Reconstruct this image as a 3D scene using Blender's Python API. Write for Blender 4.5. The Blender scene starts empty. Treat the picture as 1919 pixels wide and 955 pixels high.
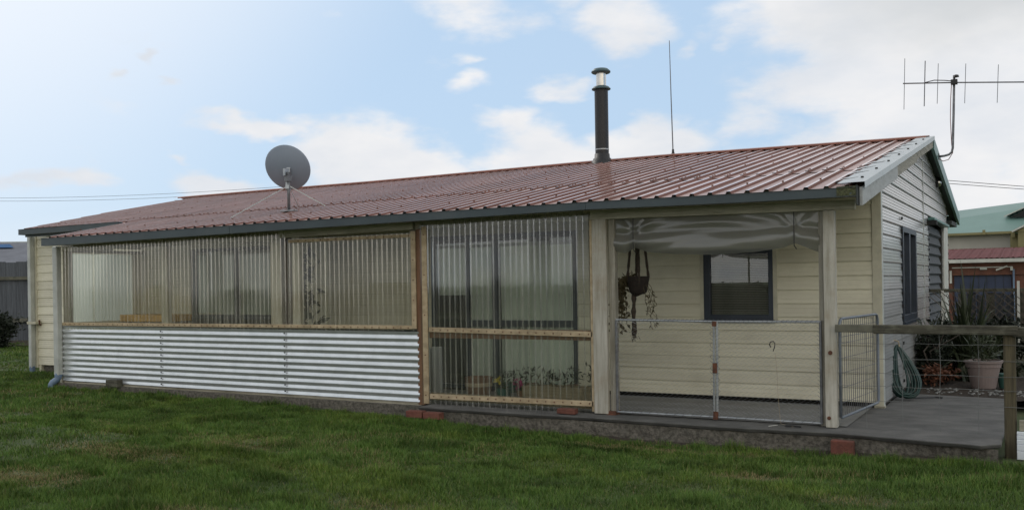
import bpy, bmesh, math, random
import numpy as np
from mathutils import Vector, Matrix, noise as mnoise
random.seed(7); RNG = np.random.default_rng(7)
R = math.radians
sc = bpy.context.scene
COL = sc.collection

# ------------------------------------------------------------------ camera
cd = bpy.data.cameras.new('camera'); cam = bpy.data.objects.new('camera', cd); COL.objects.link(cam)
cd.sensor_width = 36.0; cd.lens = 36.0 * 1763.65 / 1919; cd.shift_y = 55.5 / 1919
cd.clip_start = 0.05; cd.clip_end = 3000
YAW, ROLL = 0.51556, -0.0156
fw = Vector((-math.sin(YAW), math.cos(YAW), 0)); rt = Vector((math.cos(YAW), math.sin(YAW), 0)); up = Vector((0, 0, 1))
r2 = rt * math.cos(ROLL) + up * math.sin(ROLL); u2 = -rt * math.sin(ROLL) + up * math.cos(ROLL)
m = Matrix((r2, u2, -fw)).transposed().to_4x4(); m.translation = Vector((1.5375, -9.1543, 1.38))
cam.matrix_world = m; sc.camera = cam

# ------------------------------------------------------------------ light
SUN_AZ, SUN_EL = R(-74), R(38)          # azimuth from +Y towards +X, behind and left of the cottage, veiled by thin cloud
sc.view_settings.view_transform = 'Standard'; sc.view_settings.look = 'None'
sc.view_settings.exposure = 0.0; sc.view_settings.gamma = 1.0
sc.cycles.transparent_max_bounces = 24; sc.cycles.max_bounces = 8
sd = bpy.data.lights.new('sun', 'SUN'); sun = bpy.data.objects.new('sun', sd); COL.objects.link(sun)
sd.energy = 1.1; sd.angle = R(14); sd.color = (1, .95, .87)
sdir = Vector((math.sin(SUN_AZ) * math.cos(SUN_EL), math.cos(SUN_AZ) * math.cos(SUN_EL), math.sin(SUN_EL)))
sun.rotation_euler = sdir.to_track_quat('Z', 'Y').to_euler(); sun.location = (0, 0, 20)

def build_world():
    w = bpy.data.worlds.new('World'); sc.world = w; w.use_nodes = True
    nt = w.node_tree; N = nt.nodes; L = nt.links; N.clear()
    out = N.new('ShaderNodeOutputWorld'); bg = N.new('ShaderNodeBackground'); bg.inputs[1].default_value = 0.1
    L.new(bg.outputs[0], out.inputs[0])
    sky = N.new('ShaderNodeTexSky'); sky.sky_type = 'NISHITA'; sky.sun_disc = False
    sky.sun_elevation = SUN_EL; sky.sun_rotation = SUN_AZ; sky.air_density = 1.0; sky.dust_density = 1.0; sky.ozone_density = 1.6
    tc = N.new('ShaderNodeTexCoord'); sep = N.new('ShaderNodeSeparateXYZ'); L.new(tc.outputs['Generated'], sep.inputs[0])
    def M(op, a, b=None, c=None):
        n = N.new('ShaderNodeMath'); n.operation = op
        for i, v in enumerate((a, b, c)):
            if v is None: continue
            if isinstance(v, (int, float)): n.inputs[i].default_value = v
            else: L.new(v, n.inputs[i])
        return n.outputs[0]
    az = M('MULTIPLY', M('ARCTAN2', sep.outputs[0], sep.outputs[1]), 57.2958)
    el = M('MULTIPLY', M('ARCSINE', sep.outputs[2]), 57.2958)
    pos = N.new('ShaderNodeCombineXYZ'); L.new(az, pos.inputs[0]); L.new(el, pos.inputs[1])
    # warp the cloud positions a little so their outlines are ragged
    def noise(scale, detail, rough, zs=2.2, off=0.0, vec=None):
        mp = N.new('ShaderNodeMapping'); mp.inputs['Scale'].default_value = (1, 1, zs); mp.inputs['Location'].default_value = (off, off * .7, off * .3)
        L.new(tc.outputs['Generated'], mp.inputs[0])
        n = N.new('ShaderNodeTexNoise'); n.inputs['Scale'].default_value = scale; n.inputs['Detail'].default_value = detail; n.inputs['Roughness'].default_value = rough
        L.new(mp.outputs[0], n.inputs['Vector']); return n
    wn = noise(7, 4, .6, 2.0, 3.1)
    ws = N.new('ShaderNodeVectorMath'); ws.operation = 'SUBTRACT'; L.new(wn.outputs['Color'], ws.inputs[0]); ws.inputs[1].default_value = (.5, .5, .5)
    wm = N.new('ShaderNodeVectorMath'); wm.operation = 'MULTIPLY_ADD'; L.new(ws.outputs[0], wm.inputs[0]); wm.inputs[1].default_value = (9, 5, 0); L.new(pos.outputs[0], wm.inputs[2])
    def blob(a, e, ra, re, s):
        v = N.new('ShaderNodeVectorMath'); v.operation = 'SUBTRACT'; L.new(wm.outputs[0], v.inputs[0]); v.inputs[1].default_value = (a, e, 0)
        q = N.new('ShaderNodeVectorMath'); q.operation = 'MULTIPLY'; L.new(v.outputs[0], q.inputs[0]); q.inputs[1].default_value = (1 / (ra * 1.18), 1 / (re * 1.18), 0)
        ln = N.new('ShaderNodeVectorMath'); ln.operation = 'LENGTH'; L.new(q.outputs[0], ln.inputs[0])
        mr = N.new('ShaderNodeMapRange'); mr.interpolation_type = 'SMOOTHSTEP'; L.new(ln.outputs['Value'], mr.inputs[0])
        mr.inputs[1].default_value = 1.0; mr.inputs[2].default_value = 0.0; mr.inputs[3].default_value = 0; mr.inputs[4].default_value = s
        return mr.outputs[0]
    def total(bs):
        t = blob(*bs[0])
        for b in bs[1:]: t = M('MAXIMUM', t, blob(*b))
        return t
    cumulus = [(-38.5, 7.2, 8, 3.4, 1), (-35, 7.0, 5, 3.0, 1), (-44.5, 9.2, 4, 1.1, .85), (-47, 6.4, 5.5, 1.5, .8), (-27, 8.0, 6.5, 2.8, 1), (-29, 9.7, 4, 2.0, .8),
               (-21.5, 8.0, 7, 2.6, .85), (-20.5, 9.6, 3, 1.6, .7), (-31.5, 16.2, 4.5, 2.2, .62), (-23, 15.4, 4.5, 2.6, .68), (-25.5, 17, 3, 1.6, .6),
               (-32.3, 12.0, 2.2, 1.2, .66), (-32.6, 13.6, 1.8, .6, .55), (-40.5, 16.2, 2.0, 1.4, .5), (-50.9, 13.0, .9, .6, .6), (-52.9, 12, .8, .5, .55),
               (-49.2, 11.6, 1.2, .5, .5), (-49.5, 7.4, 1.5, .6, .65), (-54.5, 5.9, 5, .9, .72), (-25.4, 11.8, 2.5, 1.0, .62), (-15, 8.4, 3.5, 2.2, .7), (-16, 13.8, 1.6, .8, .5), (-18.5, 13.8, 1, .7, .5)]
    overcast = [(2, 11, 22, 10, 1.35), (-5, 16, 14, 8, 1.3), (-7, 6, 12, 7, 1.2), (20, 25, 40, 24, 1.3)]
    cum = total(cumulus); ov = total(overcast)
    n1 = noise(9, 8, .58, 2.4, 0.0)
    gen = noise(1.6, 7, .6, 2.0, 5.0)
    # broken cloud over the unseen rest of the sky, thickened to whiten its light
    far = N.new('ShaderNodeMapRange'); L.new(el, far.inputs[0]); far.inputs[1].default_value = 17; far.inputs[2].default_value = 30; far.inputs[3].default_value = -1; far.inputs[4].default_value = .85
    back = N.new('ShaderNodeMapRange'); L.new(sep.outputs[1], back.inputs[0]); back.inputs[1].default_value = .15; back.inputs[2].default_value = -.2; back.inputs[3].default_value = -1; back.inputs[4].default_value = .9
    gmask = M('MULTIPLY', M('MAXIMUM', far.outputs[0], back.outputs[0]), M('ADD', M('MULTIPLY', gen.outputs['Fac'], 1.3), .2))
    dens = M('MAXIMUM', M('MAXIMUM', cum, ov), gmask)
    dens = M('ADD', dens, M('MULTIPLY', M('SUBTRACT', n1.outputs['Fac'], .5), 1.7))
    mk = N.new('ShaderNodeMapRange'); mk.interpolation_type = 'SMOOTHSTEP'; L.new(dens, mk.inputs[0]); mk.inputs[1].default_value = .16; mk.inputs[2].default_value = .80
    cm = mk.outputs[0]
    # thin veil: whiter towards the hidden sun and towards the horizon
    dt = N.new('ShaderNodeVectorMath'); dt.operation = 'DOT_PRODUCT'; L.new(tc.outputs['Generated'], dt.inputs[0]); dt.inputs[1].default_value = tuple(sdir)
    vs = N.new('ShaderNodeMapRange'); vs.interpolation_type = 'SMOOTHSTEP'; L.new(dt.outputs['Value'], vs.inputs[0]); vs.inputs[1].default_value = .74; vs.inputs[2].default_value = .935; vs.inputs[3].default_value = .12; vs.inputs[4].default_value = .97
    vh = N.new('ShaderNodeMapRange'); vh.interpolation_type = 'SMOOTHSTEP'; L.new(el, vh.inputs[0]); vh.inputs[1].default_value = 9; vh.inputs[2].default_value = 0; vh.inputs[3].default_value = 0; vh.inputs[4].default_value = .5
    veil = M('MAXIMUM', vs.outputs[0], vh.outputs[0])
    def mix(f, a, b):
        n = N.new('ShaderNodeMix'); n.data_type = 'RGBA'
        if isinstance(f, float): n.inputs[0].default_value = f
        else: L.new(f, n.inputs[0])
        for i, v in ((6, a), (7, b)):
            if isinstance(v, tuple): n.inputs[i].default_value = v + (1,)
            else: L.new(v, n.inputs[i])
        return n.outputs[2]
    blue = mix(.8, sky.outputs[0], (4.75, 6.75, 9.1))
    base = mix(veil, blue, (9.0, 9.5, 10.2))
    # clouds: white tops, greyer where thick and on the right
    n2 = noise(5, 6, .55, 2.4, 9.0)
    sh = N.new('ShaderNodeMapRange'); L.new(n2.outputs['Fac'], sh.inputs[0]); sh.inputs[1].default_value = .35; sh.inputs[2].default_value = .65
    white = mix(sh.outputs[0], (7.3, 7.7, 8.3), (9.3, 9.2, 9.2))
    gr = total([(-2, 16, 12, 5, 1.0), (14, 22, 20, 9, 1.0)])
    gsm = M('MULTIPLY', gr, .85)
    cloud = mix(gsm, white, (5.9, 6.2, 6.4))
    # unseen clouds opposite the sun, made brighter and warmer to fill the shaded walls
    opp = N.new('ShaderNodeMapRange'); opp.interpolation_type = 'SMOOTHSTEP'; L.new(dt.outputs['Value'], opp.inputs[0]); opp.inputs[1].default_value = .35; opp.inputs[2].default_value = -.55
    cloud = mix(opp.outputs[0], cloud, (14.5, 13.7, 12.2))
    colr = mix(cm, base, cloud)
    L.new(colr, bg.inputs[0])
build_world()

# ------------------------------------------------------------------ materials
MATS = {}
def mat(name, c1, c2=None, rough=.6, metal=0.0, scale=6, stretch=(1, 1, 1), bump=.15, bscale=None, dirt=None, dscale=2.0, damt=.4, spec=.5, detail=6, coat=0.0, lo=.35, hi=.65, attr=None):
    m = bpy.data.materials.new(name); m.use_nodes = True; nt = m.node_tree; N = nt.nodes; L = nt.links
    b = N['Principled BSDF']; b.inputs['Roughness'].default_value = rough; b.inputs['Metallic'].default_value = metal
    b.inputs['Specular IOR Level'].default_value = spec; b.inputs['Coat Weight'].default_value = coat; b.inputs['Coat Roughness'].default_value = .12
    tc = N.new('ShaderNodeTexCoord'); mp = N.new('ShaderNodeMapping'); mp.inputs['Scale'].default_value = stretch; L.new(tc.outputs['Object'], mp.inputs[0])
    n = N.new('ShaderNodeTexNoise'); n.inputs['Scale'].default_value = scale; n.inputs['Detail'].default_value = detail; n.inputs['Roughness'].default_value = .62
    L.new(mp.outputs[0], n.inputs['Vector'])
    c2 = c2 or tuple(x * .78 for x in c1)
    r = N.new('ShaderNodeValToRGB'); L.new(n.outputs['Fac'], r.inputs[0])
    r.color_ramp.elements[0].position = lo; r.color_ramp.elements[0].color = c2 + (1,); r.color_ramp.elements[1].position = hi; r.color_ramp.elements[1].color = c1 + (1,)
    col = r.outputs[0]
    if dirt:
        d = N.new('ShaderNodeTexNoise'); d.inputs['Scale'].default_value = dscale; d.inputs['Detail'].default_value = 8; d.inputs['Roughness'].default_value = .7; L.new(tc.outputs['Object'], d.inputs['Vector'])
        mr = N.new('ShaderNodeMapRange'); L.new(d.outputs['Fac'], mr.inputs[0]); mr.inputs[1].default_value = .48; mr.inputs[2].default_value = .72; mr.inputs[4].default_value = damt
        mx = N.new('ShaderNodeMix'); mx.data_type = 'RGBA'; L.new(mr.outputs[0], mx.inputs[0]); L.new(col, mx.inputs[6]); mx.inputs[7].default_value = dirt + (1,); col = mx.outputs[2]
    oi = N.new('ShaderNodeObjectInfo'); hv = N.new('ShaderNodeHueSaturation'); L.new(col, hv.inputs['Color'])
    mr2 = N.new('ShaderNodeMapRange'); L.new(oi.outputs['Random'], mr2.inputs[0]); mr2.inputs[3].default_value = .93; mr2.inputs[4].default_value = 1.07; L.new(mr2.outputs[0], hv.inputs['Value'])
    L.new(hv.outputs[0], b.inputs['Base Color'])
    if bump:
        bn = N.new('ShaderNodeTexNoise'); bn.inputs['Scale'].default_value = bscale or scale * 4; bn.inputs['Detail'].default_value = 5; L.new(mp.outputs[0], bn.inputs['Vector'])
        bp = N.new('ShaderNodeBump'); bp.inputs['Strength'].default_value = bump; bp.inputs['Distance'].default_value = .02; L.new(bn.outputs['Fac'], bp.inputs['Height']); L.new(bp.outputs[0], b.inputs['Normal'])
    MATS[name] = m; return m
CREAM = (.69, .655, .51)
mat('siding', CREAM, (.63, .595, .46), rough=.36, scale=3, stretch=(.4, .4, 3), bump=.03, bscale=7, dirt=(.30, .27, .19), dscale=1.3, damt=.35)
mat('siding_gable_shade', (.36, .37, .37), (.31, .32, .325), rough=.22, scale=3, stretch=(.4, .4, 3), bump=.05, bscale=6, dirt=(.30, .29, .26), dscale=1.5, damt=.35)  # the cream boards again, gable shade and blue sky sheen put into the colour
mat('trim_cream', (.60, .57, .44), rough=.4, scale=5, bump=.03, dirt=(.33, .30, .22), damt=.3)
mat('trim_grey', (.50, .52, .49), rough=.4, scale=5, bump=.03, dirt=(.25, .26, .24), damt=.3)
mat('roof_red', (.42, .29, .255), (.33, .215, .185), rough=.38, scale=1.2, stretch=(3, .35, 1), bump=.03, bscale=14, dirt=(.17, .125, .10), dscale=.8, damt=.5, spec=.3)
mat('roof_rib_sheen', (.66, .54, .51), (.52, .39, .36), spec=.6, rough=.18, scale=1.2, stretch=(3, .35, 1), bump=.02, bscale=14, dirt=(.27, .14, .11), dscale=.9, damt=.6)  # rib tops: grazing sky sheen put into a paler colour
mat('roof_flank_shade', (.21, .11, .095), (.16, .085, .073), spec=.15, rough=.8, scale=1.2, stretch=(3, .35, 1), bump=.02, dirt=(.11, .07, .055), dscale=.9, damt=.5)  # rib sides: their shade put into a darker red
mat('ridge_red', (.26, .085, .05), (.19, .07, .045), rough=.45, scale=5, bump=.05)
mat('flashing', (.55, .58, .58), (.38, .41, .41), rough=.42, metal=.4, scale=5, bump=.08, dirt=(.25, .26, .26), dscale=5, damt=.7)
mat('slate', (.040, .060, .068), (.030, .045, .052), rough=.38, scale=2, bump=.03, bscale=10, dirt=(.075, .09, .09), dscale=2.2, damt=.5)
mat('green_trim', (.10, .22, .20), rough=.4, scale=4, bump=.03)
mat('dark_soffit', (.035, .042, .04), rough=.7, scale=4)
mat('beam_wood', (.50, .47, .38), (.30, .28, .21), rough=.8, scale=5, stretch=(.35, 4, 7), bump=.35, bscale=14, dirt=(.16, .16, .10), dscale=2.5, damt=.55)
mat('moss', (.10, .11, .05), (.05, .05, .03), rough=.9, scale=30, bump=.6)
mat('wood_x', (.44, .41, .32), (.25, .23, .17), rough=.8, scale=5, stretch=(.35, 4, 7), bump=.35, bscale=14, dirt=(.12, .115, .08), dscale=2.5, damt=.6)
mat('wood_z', (.34, .32, .27), (.19, .175, .135), rough=.8, scale=5, stretch=(7, 4, .35), bump=.35, bscale=14, dirt=(.14, .12, .085), dscale=2.5, damt=.6)
mat('wood_post', (.50, .48, .42), (.31, .29, .235), rough=.75, scale=4, stretch=(6, 4, .5), bump=.3, bscale=12, dirt=(.27, .21, .13), dscale=3, damt=.5)
mat('batten', (.50, .40, .26), (.33, .25, .15), rough=.75, scale=6, stretch=(1, 3, 2), bump=.25, dirt=(.20, .17, .11), dscale=9, damt=.6)
mat('wood_mossy', (.085, .08, .058), (.035, .032, .023), rough=.9, scale=6, stretch=(.5, 5, 7), bump=.5, bscale=16, dirt=(.17, .175, .13), dscale=11, damt=.6)
mat('wood_fencepost', (.12, .10, .058), (.05, .042, .026), rough=.9, scale=6, stretch=(8, 5, .4), bump=.5, bscale=16, dirt=(.08, .07, .04), dscale=5, damt=.7)
mat('barge_wood', (.36, .34, .29), (.22, .21, .175), rough=.75, scale=6, stretch=(4, .4, 5), bump=.3)
mat('barge_paint', (.42, .44, .44), (.33, .34, .34), rough=.6, scale=5, stretch=(3, .6, 3), bump=.15, dirt=(.23, .23, .21), dscale=6, damt=.5)
mat('iron', (.70, .73, .74), (.60, .63, .64), rough=.24, metal=.6, scale=3, stretch=(1, 1, 2), bump=.02, bscale=8, dirt=(.42, .43, .41), dscale=7, damt=.35)
mat('flat_strip', (.32, .35, .31), rough=.6, scale=6, bump=.05)
mat('concrete', (.135, .132, .124), (.07, .07, .066), rough=.85, scale=3, stretch=(.8, 1.3, 1), bump=.25, bscale=40, dirt=(.055, .055, .05), dscale=1.6, damt=.7)
mat('porch_floor', (.25, .25, .24), (.19, .19, .18), rough=.8, scale=4, bump=.15, bscale=40, dirt=(.17, .17, .16), dscale=2, damt=.5)
mat('footing', (.165, .15, .125), (.055, .05, .04), rough=.95, scale=26, bump=.8, bscale=45, dirt=(.05, .048, .035), dscale=4, damt=.7)
mat('brick', (.19, .062, .042), (.11, .042, .03), rough=.9, scale=14, bump=.4, bscale=60, dirt=(.10, .07, .05), dscale=8, damt=.5)
mat('soil', (.060, .045, .032), (.03, .024, .018), rough=1, scale=20, bump=.8)
mat('lawn', (.050, .075, .022), (.032, .048, .016), rough=1, scale=3, bump=.5, bscale=30, dirt=(.15, .125, .06), dscale=1.1, damt=.35)
mat('navy', (.020, .030, .048), (.015, .022, .034), rough=.4, scale=4, bump=.02)
mat('aluminium', (.62, .64, .65), rough=.35, metal=.6, scale=6, bump=.02)
mat('blind_slat', (.40, .39, .34), rough=.5, scale=4, bump=0)
mat('curtain', (.74, .79, .71), (.64, .69, .62), rough=.9, scale=2, stretch=(6, 6, .3), bump=.05)
mat('net_curtain', (.52, .56, .51), (.44, .48, .43), rough=.9, scale=2, stretch=(6, 6, .3), bump=.05)
mat('dark', (.012, .013, .013), rough=.8, scale=4, bump=0)
mat('interior', (.05, .048, .042), rough=.9, scale=4, bump=0)
mat('black_flue', (.016, .016, .017), (.010, .010, .011), rough=.5, scale=5, bump=.05)
mat('teal_cap', (.05, .10, .11), (.03, .06, .07), rough=.4, scale=6, bump=.03)
mat('stainless', (.66, .64, .60), (.5, .48, .44), rough=.28, metal=1, scale=6, bump=.03)
mat('dish_grey', (.215, .255, .315), (.195, .235, .29), rough=.5, scale=3, bump=.01)
mat('galv', (.42, .44, .45), (.30, .32, .33), rough=.42, metal=.75, scale=14, bump=.05)
mat('galv_dark', (.20, .21, .22), (.12, .12, .13), rough=.5, metal=.6, scale=14, bump=.05)
mat('wire_grey', (.16, .165, .16), rough=.6, scale=14, bump=.05)
mat('rust', (.16, .06, .03), (.06, .03, .022), rough=.9, scale=25, bump=.3)
mat('gate_grey', (.16, .185, .22), (.11, .13, .155), rough=.45, scale=8, bump=.03)
mat('blue_pipe', (.15, .22, .32), (.11, .16, .25), rough=.4, scale=5, bump=.02)
mat('cable', (.03, .03, .032), rough=.6, scale=5, bump=0)
mat('cable_pink', (.30, .16, .15), rough=.6, scale=5, bump=0)
mat('hose', (.005, .036, .029), (.003, .024, .02), rough=.35, scale=6, bump=.02)
mat('rope', (.07, .052, .038), (.035, .026, .02), rough=.95, scale=40, bump=.5)
mat('basket', (.035, .024, .018), (.015, .012, .010), rough=.95, scale=30, bump=.8)
mat('pot_pink', (.235, .185, .17), (.19, .15, .14), rough=.55, scale=4, bump=.05)
mat('pot_green', (.03, .10, .08), rough=.5, scale=4, bump=.05)
mat('barrel', (.20, .10, .05), (.12, .06, .03), rough=.7, scale=6, stretch=(5, 5, .5), bump=.2)
mat('hoop', (.42, .34, .23), rough=.6, scale=6, bump=.05)
mat('trough', (.26, .21, .13), (.15, .12, .07), rough=.85, scale=6, stretch=(.4, 4, 6), bump=.3)
mat('orange_seat', (.72, .42, .09), (.55, .30, .06), rough=.6, scale=6, stretch=(.5, 3, 3), bump=.1)
mat('white_board', (.62, .63, .63), rough=.6, scale=4, bump=.02)
mat('white_paint', (.70, .74, .78), (.62, .66, .70), rough=.45, scale=4, bump=.04, dirt=(.35, .36, .36), damt=.3)
def leafmat(n, c1, c2, rough=.6): mat(n, tuple(.62 * x for x in c1), tuple(.62 * x for x in c2), rough=rough, scale=3, bump=0, lo=.3, hi=.7, spec=.35)
leafmat('flax', (.066, .085, .036), (.028, .042, .020), .45)
leafmat('darkleaf', (.022, .034, .016), (.010, .016, .009))
leafmat('bushleaf', (.030, .042, .022), (.014, .022, .013))
leafmat('orangeleaf', (.26, .10, .045), (.13, .05, .03))
leafmat('dryleaf', (.19, .15, .07), (.09, .075, .035))
leafmat('greenleaf', (.07, .10, .03), (.035, .055, .02))
leafmat('petal_pink', (.60, .07, .26), (.45, .04, .18)); leafmat('petal_yellow', (.60, .50, .06), (.5, .4, .04))
mat('fence_grey', (.105, .115, .13), (.065, .072, .082), rough=.85, scale=4, stretch=(6, 6, .4), bump=.3)
mat('fence_rail', (.15, .145, .11), (.08, .08, .065), rough=.9, scale=6, bump=.3)
mat('shed_roof', (.15, .16, .185), spec=.08, rough=.9, scale=2, bump=.05)
mat('tarp_blue', (.05, .12, .25), spec=.05, rough=.9, scale=3, bump=.05)
mat('hall_green', (.14, .235, .21), (.12, .205, .18), rough=.5, scale=.6, bump=0)
mat('hall_wall', (.46, .44, .39), (.41, .39, .35), rough=.8, scale=.8, bump=0)
mat('ochre', (.25, .22, .10), rough=.6, scale=2, bump=0)
mat('garage_red', (.13, .048, .048), (.10, .04, .04), spec=.12, rough=.8, scale=2, bump=0)
mat('garage_brick', (.17, .07, .045), (.11, .05, .035), rough=.9, scale=6, bump=.2)
mat('garage_blue', (.030, .045, .095), (.022, .033, .07), rough=.5, scale=3, bump=0)
mat('offwhite', (.60, .60, .55), rough=.6, scale=3, bump=.03)
mat('pebble', (.34, .34, .32), (.05, .05, .05), rough=.8, scale=30, bump=.2)
mat('pole_wood', (.10, .085, .07), rough=.9, scale=6, bump=.2)

def glassy(name, tint, trans, rough, trl=.5, *,  gloss_tint=(1, 1, 1), haze=.0, hazecol=(.5, .5, .45), streak=0.0, ior=1.5):
    m = bpy.data.materials.new(name); m.use_nodes = True; nt = m.node_tree; N = nt.nodes; L = nt.links; N.clear()
    o = N.new('ShaderNodeOutputMaterial'); t = N.new('ShaderNodeBsdfTransparent'); t.inputs[0].default_value = tint + (1,)
    g = N.new('ShaderNodeBsdfGlossy'); g.inputs['Roughness'].default_value = rough; g.inputs[0].default_value = gloss_tint + (1,)
    d = N.new('ShaderNodeBsdfDiffuse'); d.inputs[0].default_value = hazecol + (1,); tr = N.new('ShaderNodeBsdfTranslucent'); tr.inputs[0].default_value = hazecol + (1,)
    dm = N.new('ShaderNodeMixShader'); dm.inputs[0].default_value = trl; L.new(d.outputs[0], dm.inputs[1]); L.new(tr.outputs[0], dm.inputs[2])
    hm = N.new('ShaderNodeMixShader'); L.new(t.outputs[0], hm.inputs[1]); L.new(dm.outputs[0], hm.inputs[2])
    if streak:
        tc = N.new('ShaderNodeTexCoord'); mp = N.new('ShaderNodeMapping'); mp.inputs['Scale'].default_value = (26, 26, .7); L.new(tc.outputs['Object'], mp.inputs[0])
        n = N.new('ShaderNodeTexNoise'); n.inputs['Scale'].default_value = 1; n.inputs['Detail'].default_value = 5; L.new(mp.outputs[0], n.inputs['Vector'])
        mr = N.new('ShaderNodeMapRange'); L.new(n.outputs['Fac'], mr.inputs[0]); mr.inputs[1].default_value = .35; mr.inputs[2].default_value = .75; mr.inputs[3].default_value = haze * .4; mr.inputs[4].default_value = haze + streak
        L.new(mr.outputs[0], hm.inputs[0])
    else: hm.inputs[0].default_value = haze
    f = N.new('ShaderNodeFresnel'); ge = N.new('ShaderNodeNewGeometry'); fi = N.new('ShaderNodeMapRange'); L.new(ge.outputs['Backfacing'], fi.inputs[0]); fi.inputs[3].default_value = ior; fi.inputs[4].default_value = 1 / ior; L.new(fi.outputs[0], f.inputs[0])   # thin sheet: same on both sides
    gm = N.new('ShaderNodeMixShader'); L.new(f.outputs[0], gm.inputs[0]); L.new(hm.outputs[0], gm.inputs[1]); L.new(g.outputs[0], gm.inputs[2]); L.new(gm.outputs[0], o.inputs[0])
    MATS[name] = m
glassy('clear_plastic', (.90, .92, .88), 1, .05, haze=.05, hazecol=(.66, .66, .58), streak=.10, ior=1.5)
glassy('aged_plastic', (.90, .90, .83), 1, .06, haze=.16, hazecol=(.74, .72, .60), streak=.18, ior=1.45)
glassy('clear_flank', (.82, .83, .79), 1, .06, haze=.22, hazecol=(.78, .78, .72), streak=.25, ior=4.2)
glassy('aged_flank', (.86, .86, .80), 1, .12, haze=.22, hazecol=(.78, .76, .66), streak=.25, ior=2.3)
glassy('glass', (.95, .96, .95), 1, .0, ior=1.62)
glassy('old_pvc', (.60, .60, .55), 1, .22, haze=.62, hazecol=(.36, .36, .33), ior=1.65)
glassy('milky', (.55, .60, .60), 1, .25, .85, haze=.9, hazecol=(.88, .92, .90))

# ------------------------------------------------------------------ mesh helpers
class MB:
    def __init__(s): s.v = []; s.f = []
    def quad(s, *p): i = len(s.v); s.v += [tuple(q) for q in p]; s.f.append(tuple(range(i, i + len(p))))
    def box(s, x0, x1, y0, y1, z0, z1, j=0.0):
        i = len(s.v); J = (lambda: random.uniform(-j, j)) if j else (lambda: 0)
        s.v += [(x + J(), y + J(), z + J()) for z in (z0, z1) for y in (y0, y1) for x in (x0, x1)]
        for q in ((0, 2, 3, 1), (4, 5, 7, 6), (0, 1, 5, 4), (2, 6, 7, 3), (0, 4, 6, 2), (1, 3, 7, 5)): s.f.append(tuple(i + k for k in q))
        return s
    def beam(s, a, b, w, h, upv=(0, 0, 1)):
        a = Vector(a); b = Vector(b); d = (b - a).normalized(); sd = d.cross(Vector(upv)).normalized(); u = sd.cross(d)
        i = len(s.v)
        for p in (a, b):
            for q in ((-1, -1), (1, -1), (1, 1), (-1, 1)): s.v.append(tuple(p + sd * q[0] * w / 2 + u * q[1] * h / 2))
        for q in ((0, 1, 2, 3), (7, 6, 5, 4), (0, 4, 5, 1), (1, 5, 6, 2), (2, 6, 7, 3), (3, 7, 4, 0)): s.f.append(tuple(i + k for k in q))
        return s
    def tube(s, pts, r, n=6, cap=True):
        pts = [Vector(p) for p in pts]; i0 = len(s.v); rr = r if isinstance(r, (list, tuple)) else [r] * len(pts)
        ref = None
        for k, p in enumerate(pts):
            d = (pts[min(k + 1, len(pts) - 1)] - pts[max(k - 1, 0)])
            if d.length < 1e-9: d = Vector((0, 0, 1))
            d.normalize()
            if ref is None: ref = d.orthogonal().normalized()
            ref = (ref - d * ref.dot(d)); ref = ref.normalized() if ref.length > 1e-6 else d.orthogonal().normalized()
            b = d.cross(ref)
            for q in range(n):
                a = 2 * math.pi * q / n; s.v.append(tuple(p + (ref * math.cos(a) + b * math.sin(a)) * rr[k]))
        for k in range(len(pts) - 1):
            for q in range(n):
                a = i0 + k * n + q; b_ = i0 + k * n + (q + 1) % n; s.f.append((a, b_, b_ + n, a + n))
        if cap: s.f.append(tuple(i0 + q for q in range(n))[::-1]); s.f.append(tuple(i0 + (len(pts) - 1) * n + q for q in range(n)))
        return s
    def lathe(s, c, prof, n=20, axis=None):
        c = Vector(c); i0 = len(s.v)
        M3 = Matrix.Identity(3) if axis is None else Vector(axis).to_track_quat('Z', 'Y').to_matrix()
        for (r, z) in prof:
            for q in range(n):
                a = 2 * math.pi * q / n; s.v.append(tuple(c + M3 @ Vector((r * math.cos(a), r * math.sin(a), z))))
        for k in range(len(prof) - 1):
            for q in range(n):
                a = i0 + k * n + q; b = i0 + k * n + (q + 1) % n; s.f.append((a, b, b + n, a + n))
        return s
    def grid(s, nu, nv, fn):
        i0 = len(s.v)
        for v in range(nv + 1):
            for u in range(nu + 1): s.v.append(tuple(fn(u / nu, v / nv)))
        for v in range(nv):
            for u in range(nu):
                a = i0 + v * (nu + 1) + u; s.f.append((a, a + 1, a + nu + 2, a + nu + 1))
        return s
    def build(s, name, mt, parent=None, smooth=False, bevel=0.0, solid=0.0, label=None, kind=None, autosmooth=None):
        me = bpy.data.meshes.new(name); me.from_pydata(s.v, [], s.f); me.update()
        me.materials.append(MATS[mt] if isinstance(mt, str) else mt)
        if smooth: me.polygons.foreach_set('use_smooth', [True] * len(me.polygons))
        o = bpy.data.objects.new(name, me); COL.objects.link(o)
        if parent is not None: attach(o, parent)
        if bevel:
            b = o.modifiers.new('bevel', 'BEVEL'); b.width = bevel; b.segments = 2; b.limit_method = 'ANGLE'; b.angle_limit = R(40)
        if solid:
            b = o.modifiers.new('solid', 'SOLIDIFY'); b.thickness = solid; b.offset = 0
        if label: o['label'] = label
        if kind: o['kind'] = kind
        return o
def wm(o):
    M = Matrix.LocRotScale(o.location, o.rotation_euler, o.scale)
    return M if o.parent is None else wm(o.parent) @ o.matrix_parent_inverse @ M
def attach(o, parent): o.parent = parent; o.matrix_parent_inverse = wm(parent).inverted()
def tag(o, label=None, cat=None, group=None, kind=None):
    for k, v in (('label', label), ('category', cat), ('group', group), ('kind', kind)):
        if v: o[k] = v
    return o
def thing(name, loc, label, cat, group=None):
    o = bpy.data.objects.new(name, None); o.empty_display_size = .1; o.location = loc; COL.objects.link(o); return tag(o, label, cat, group)
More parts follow.
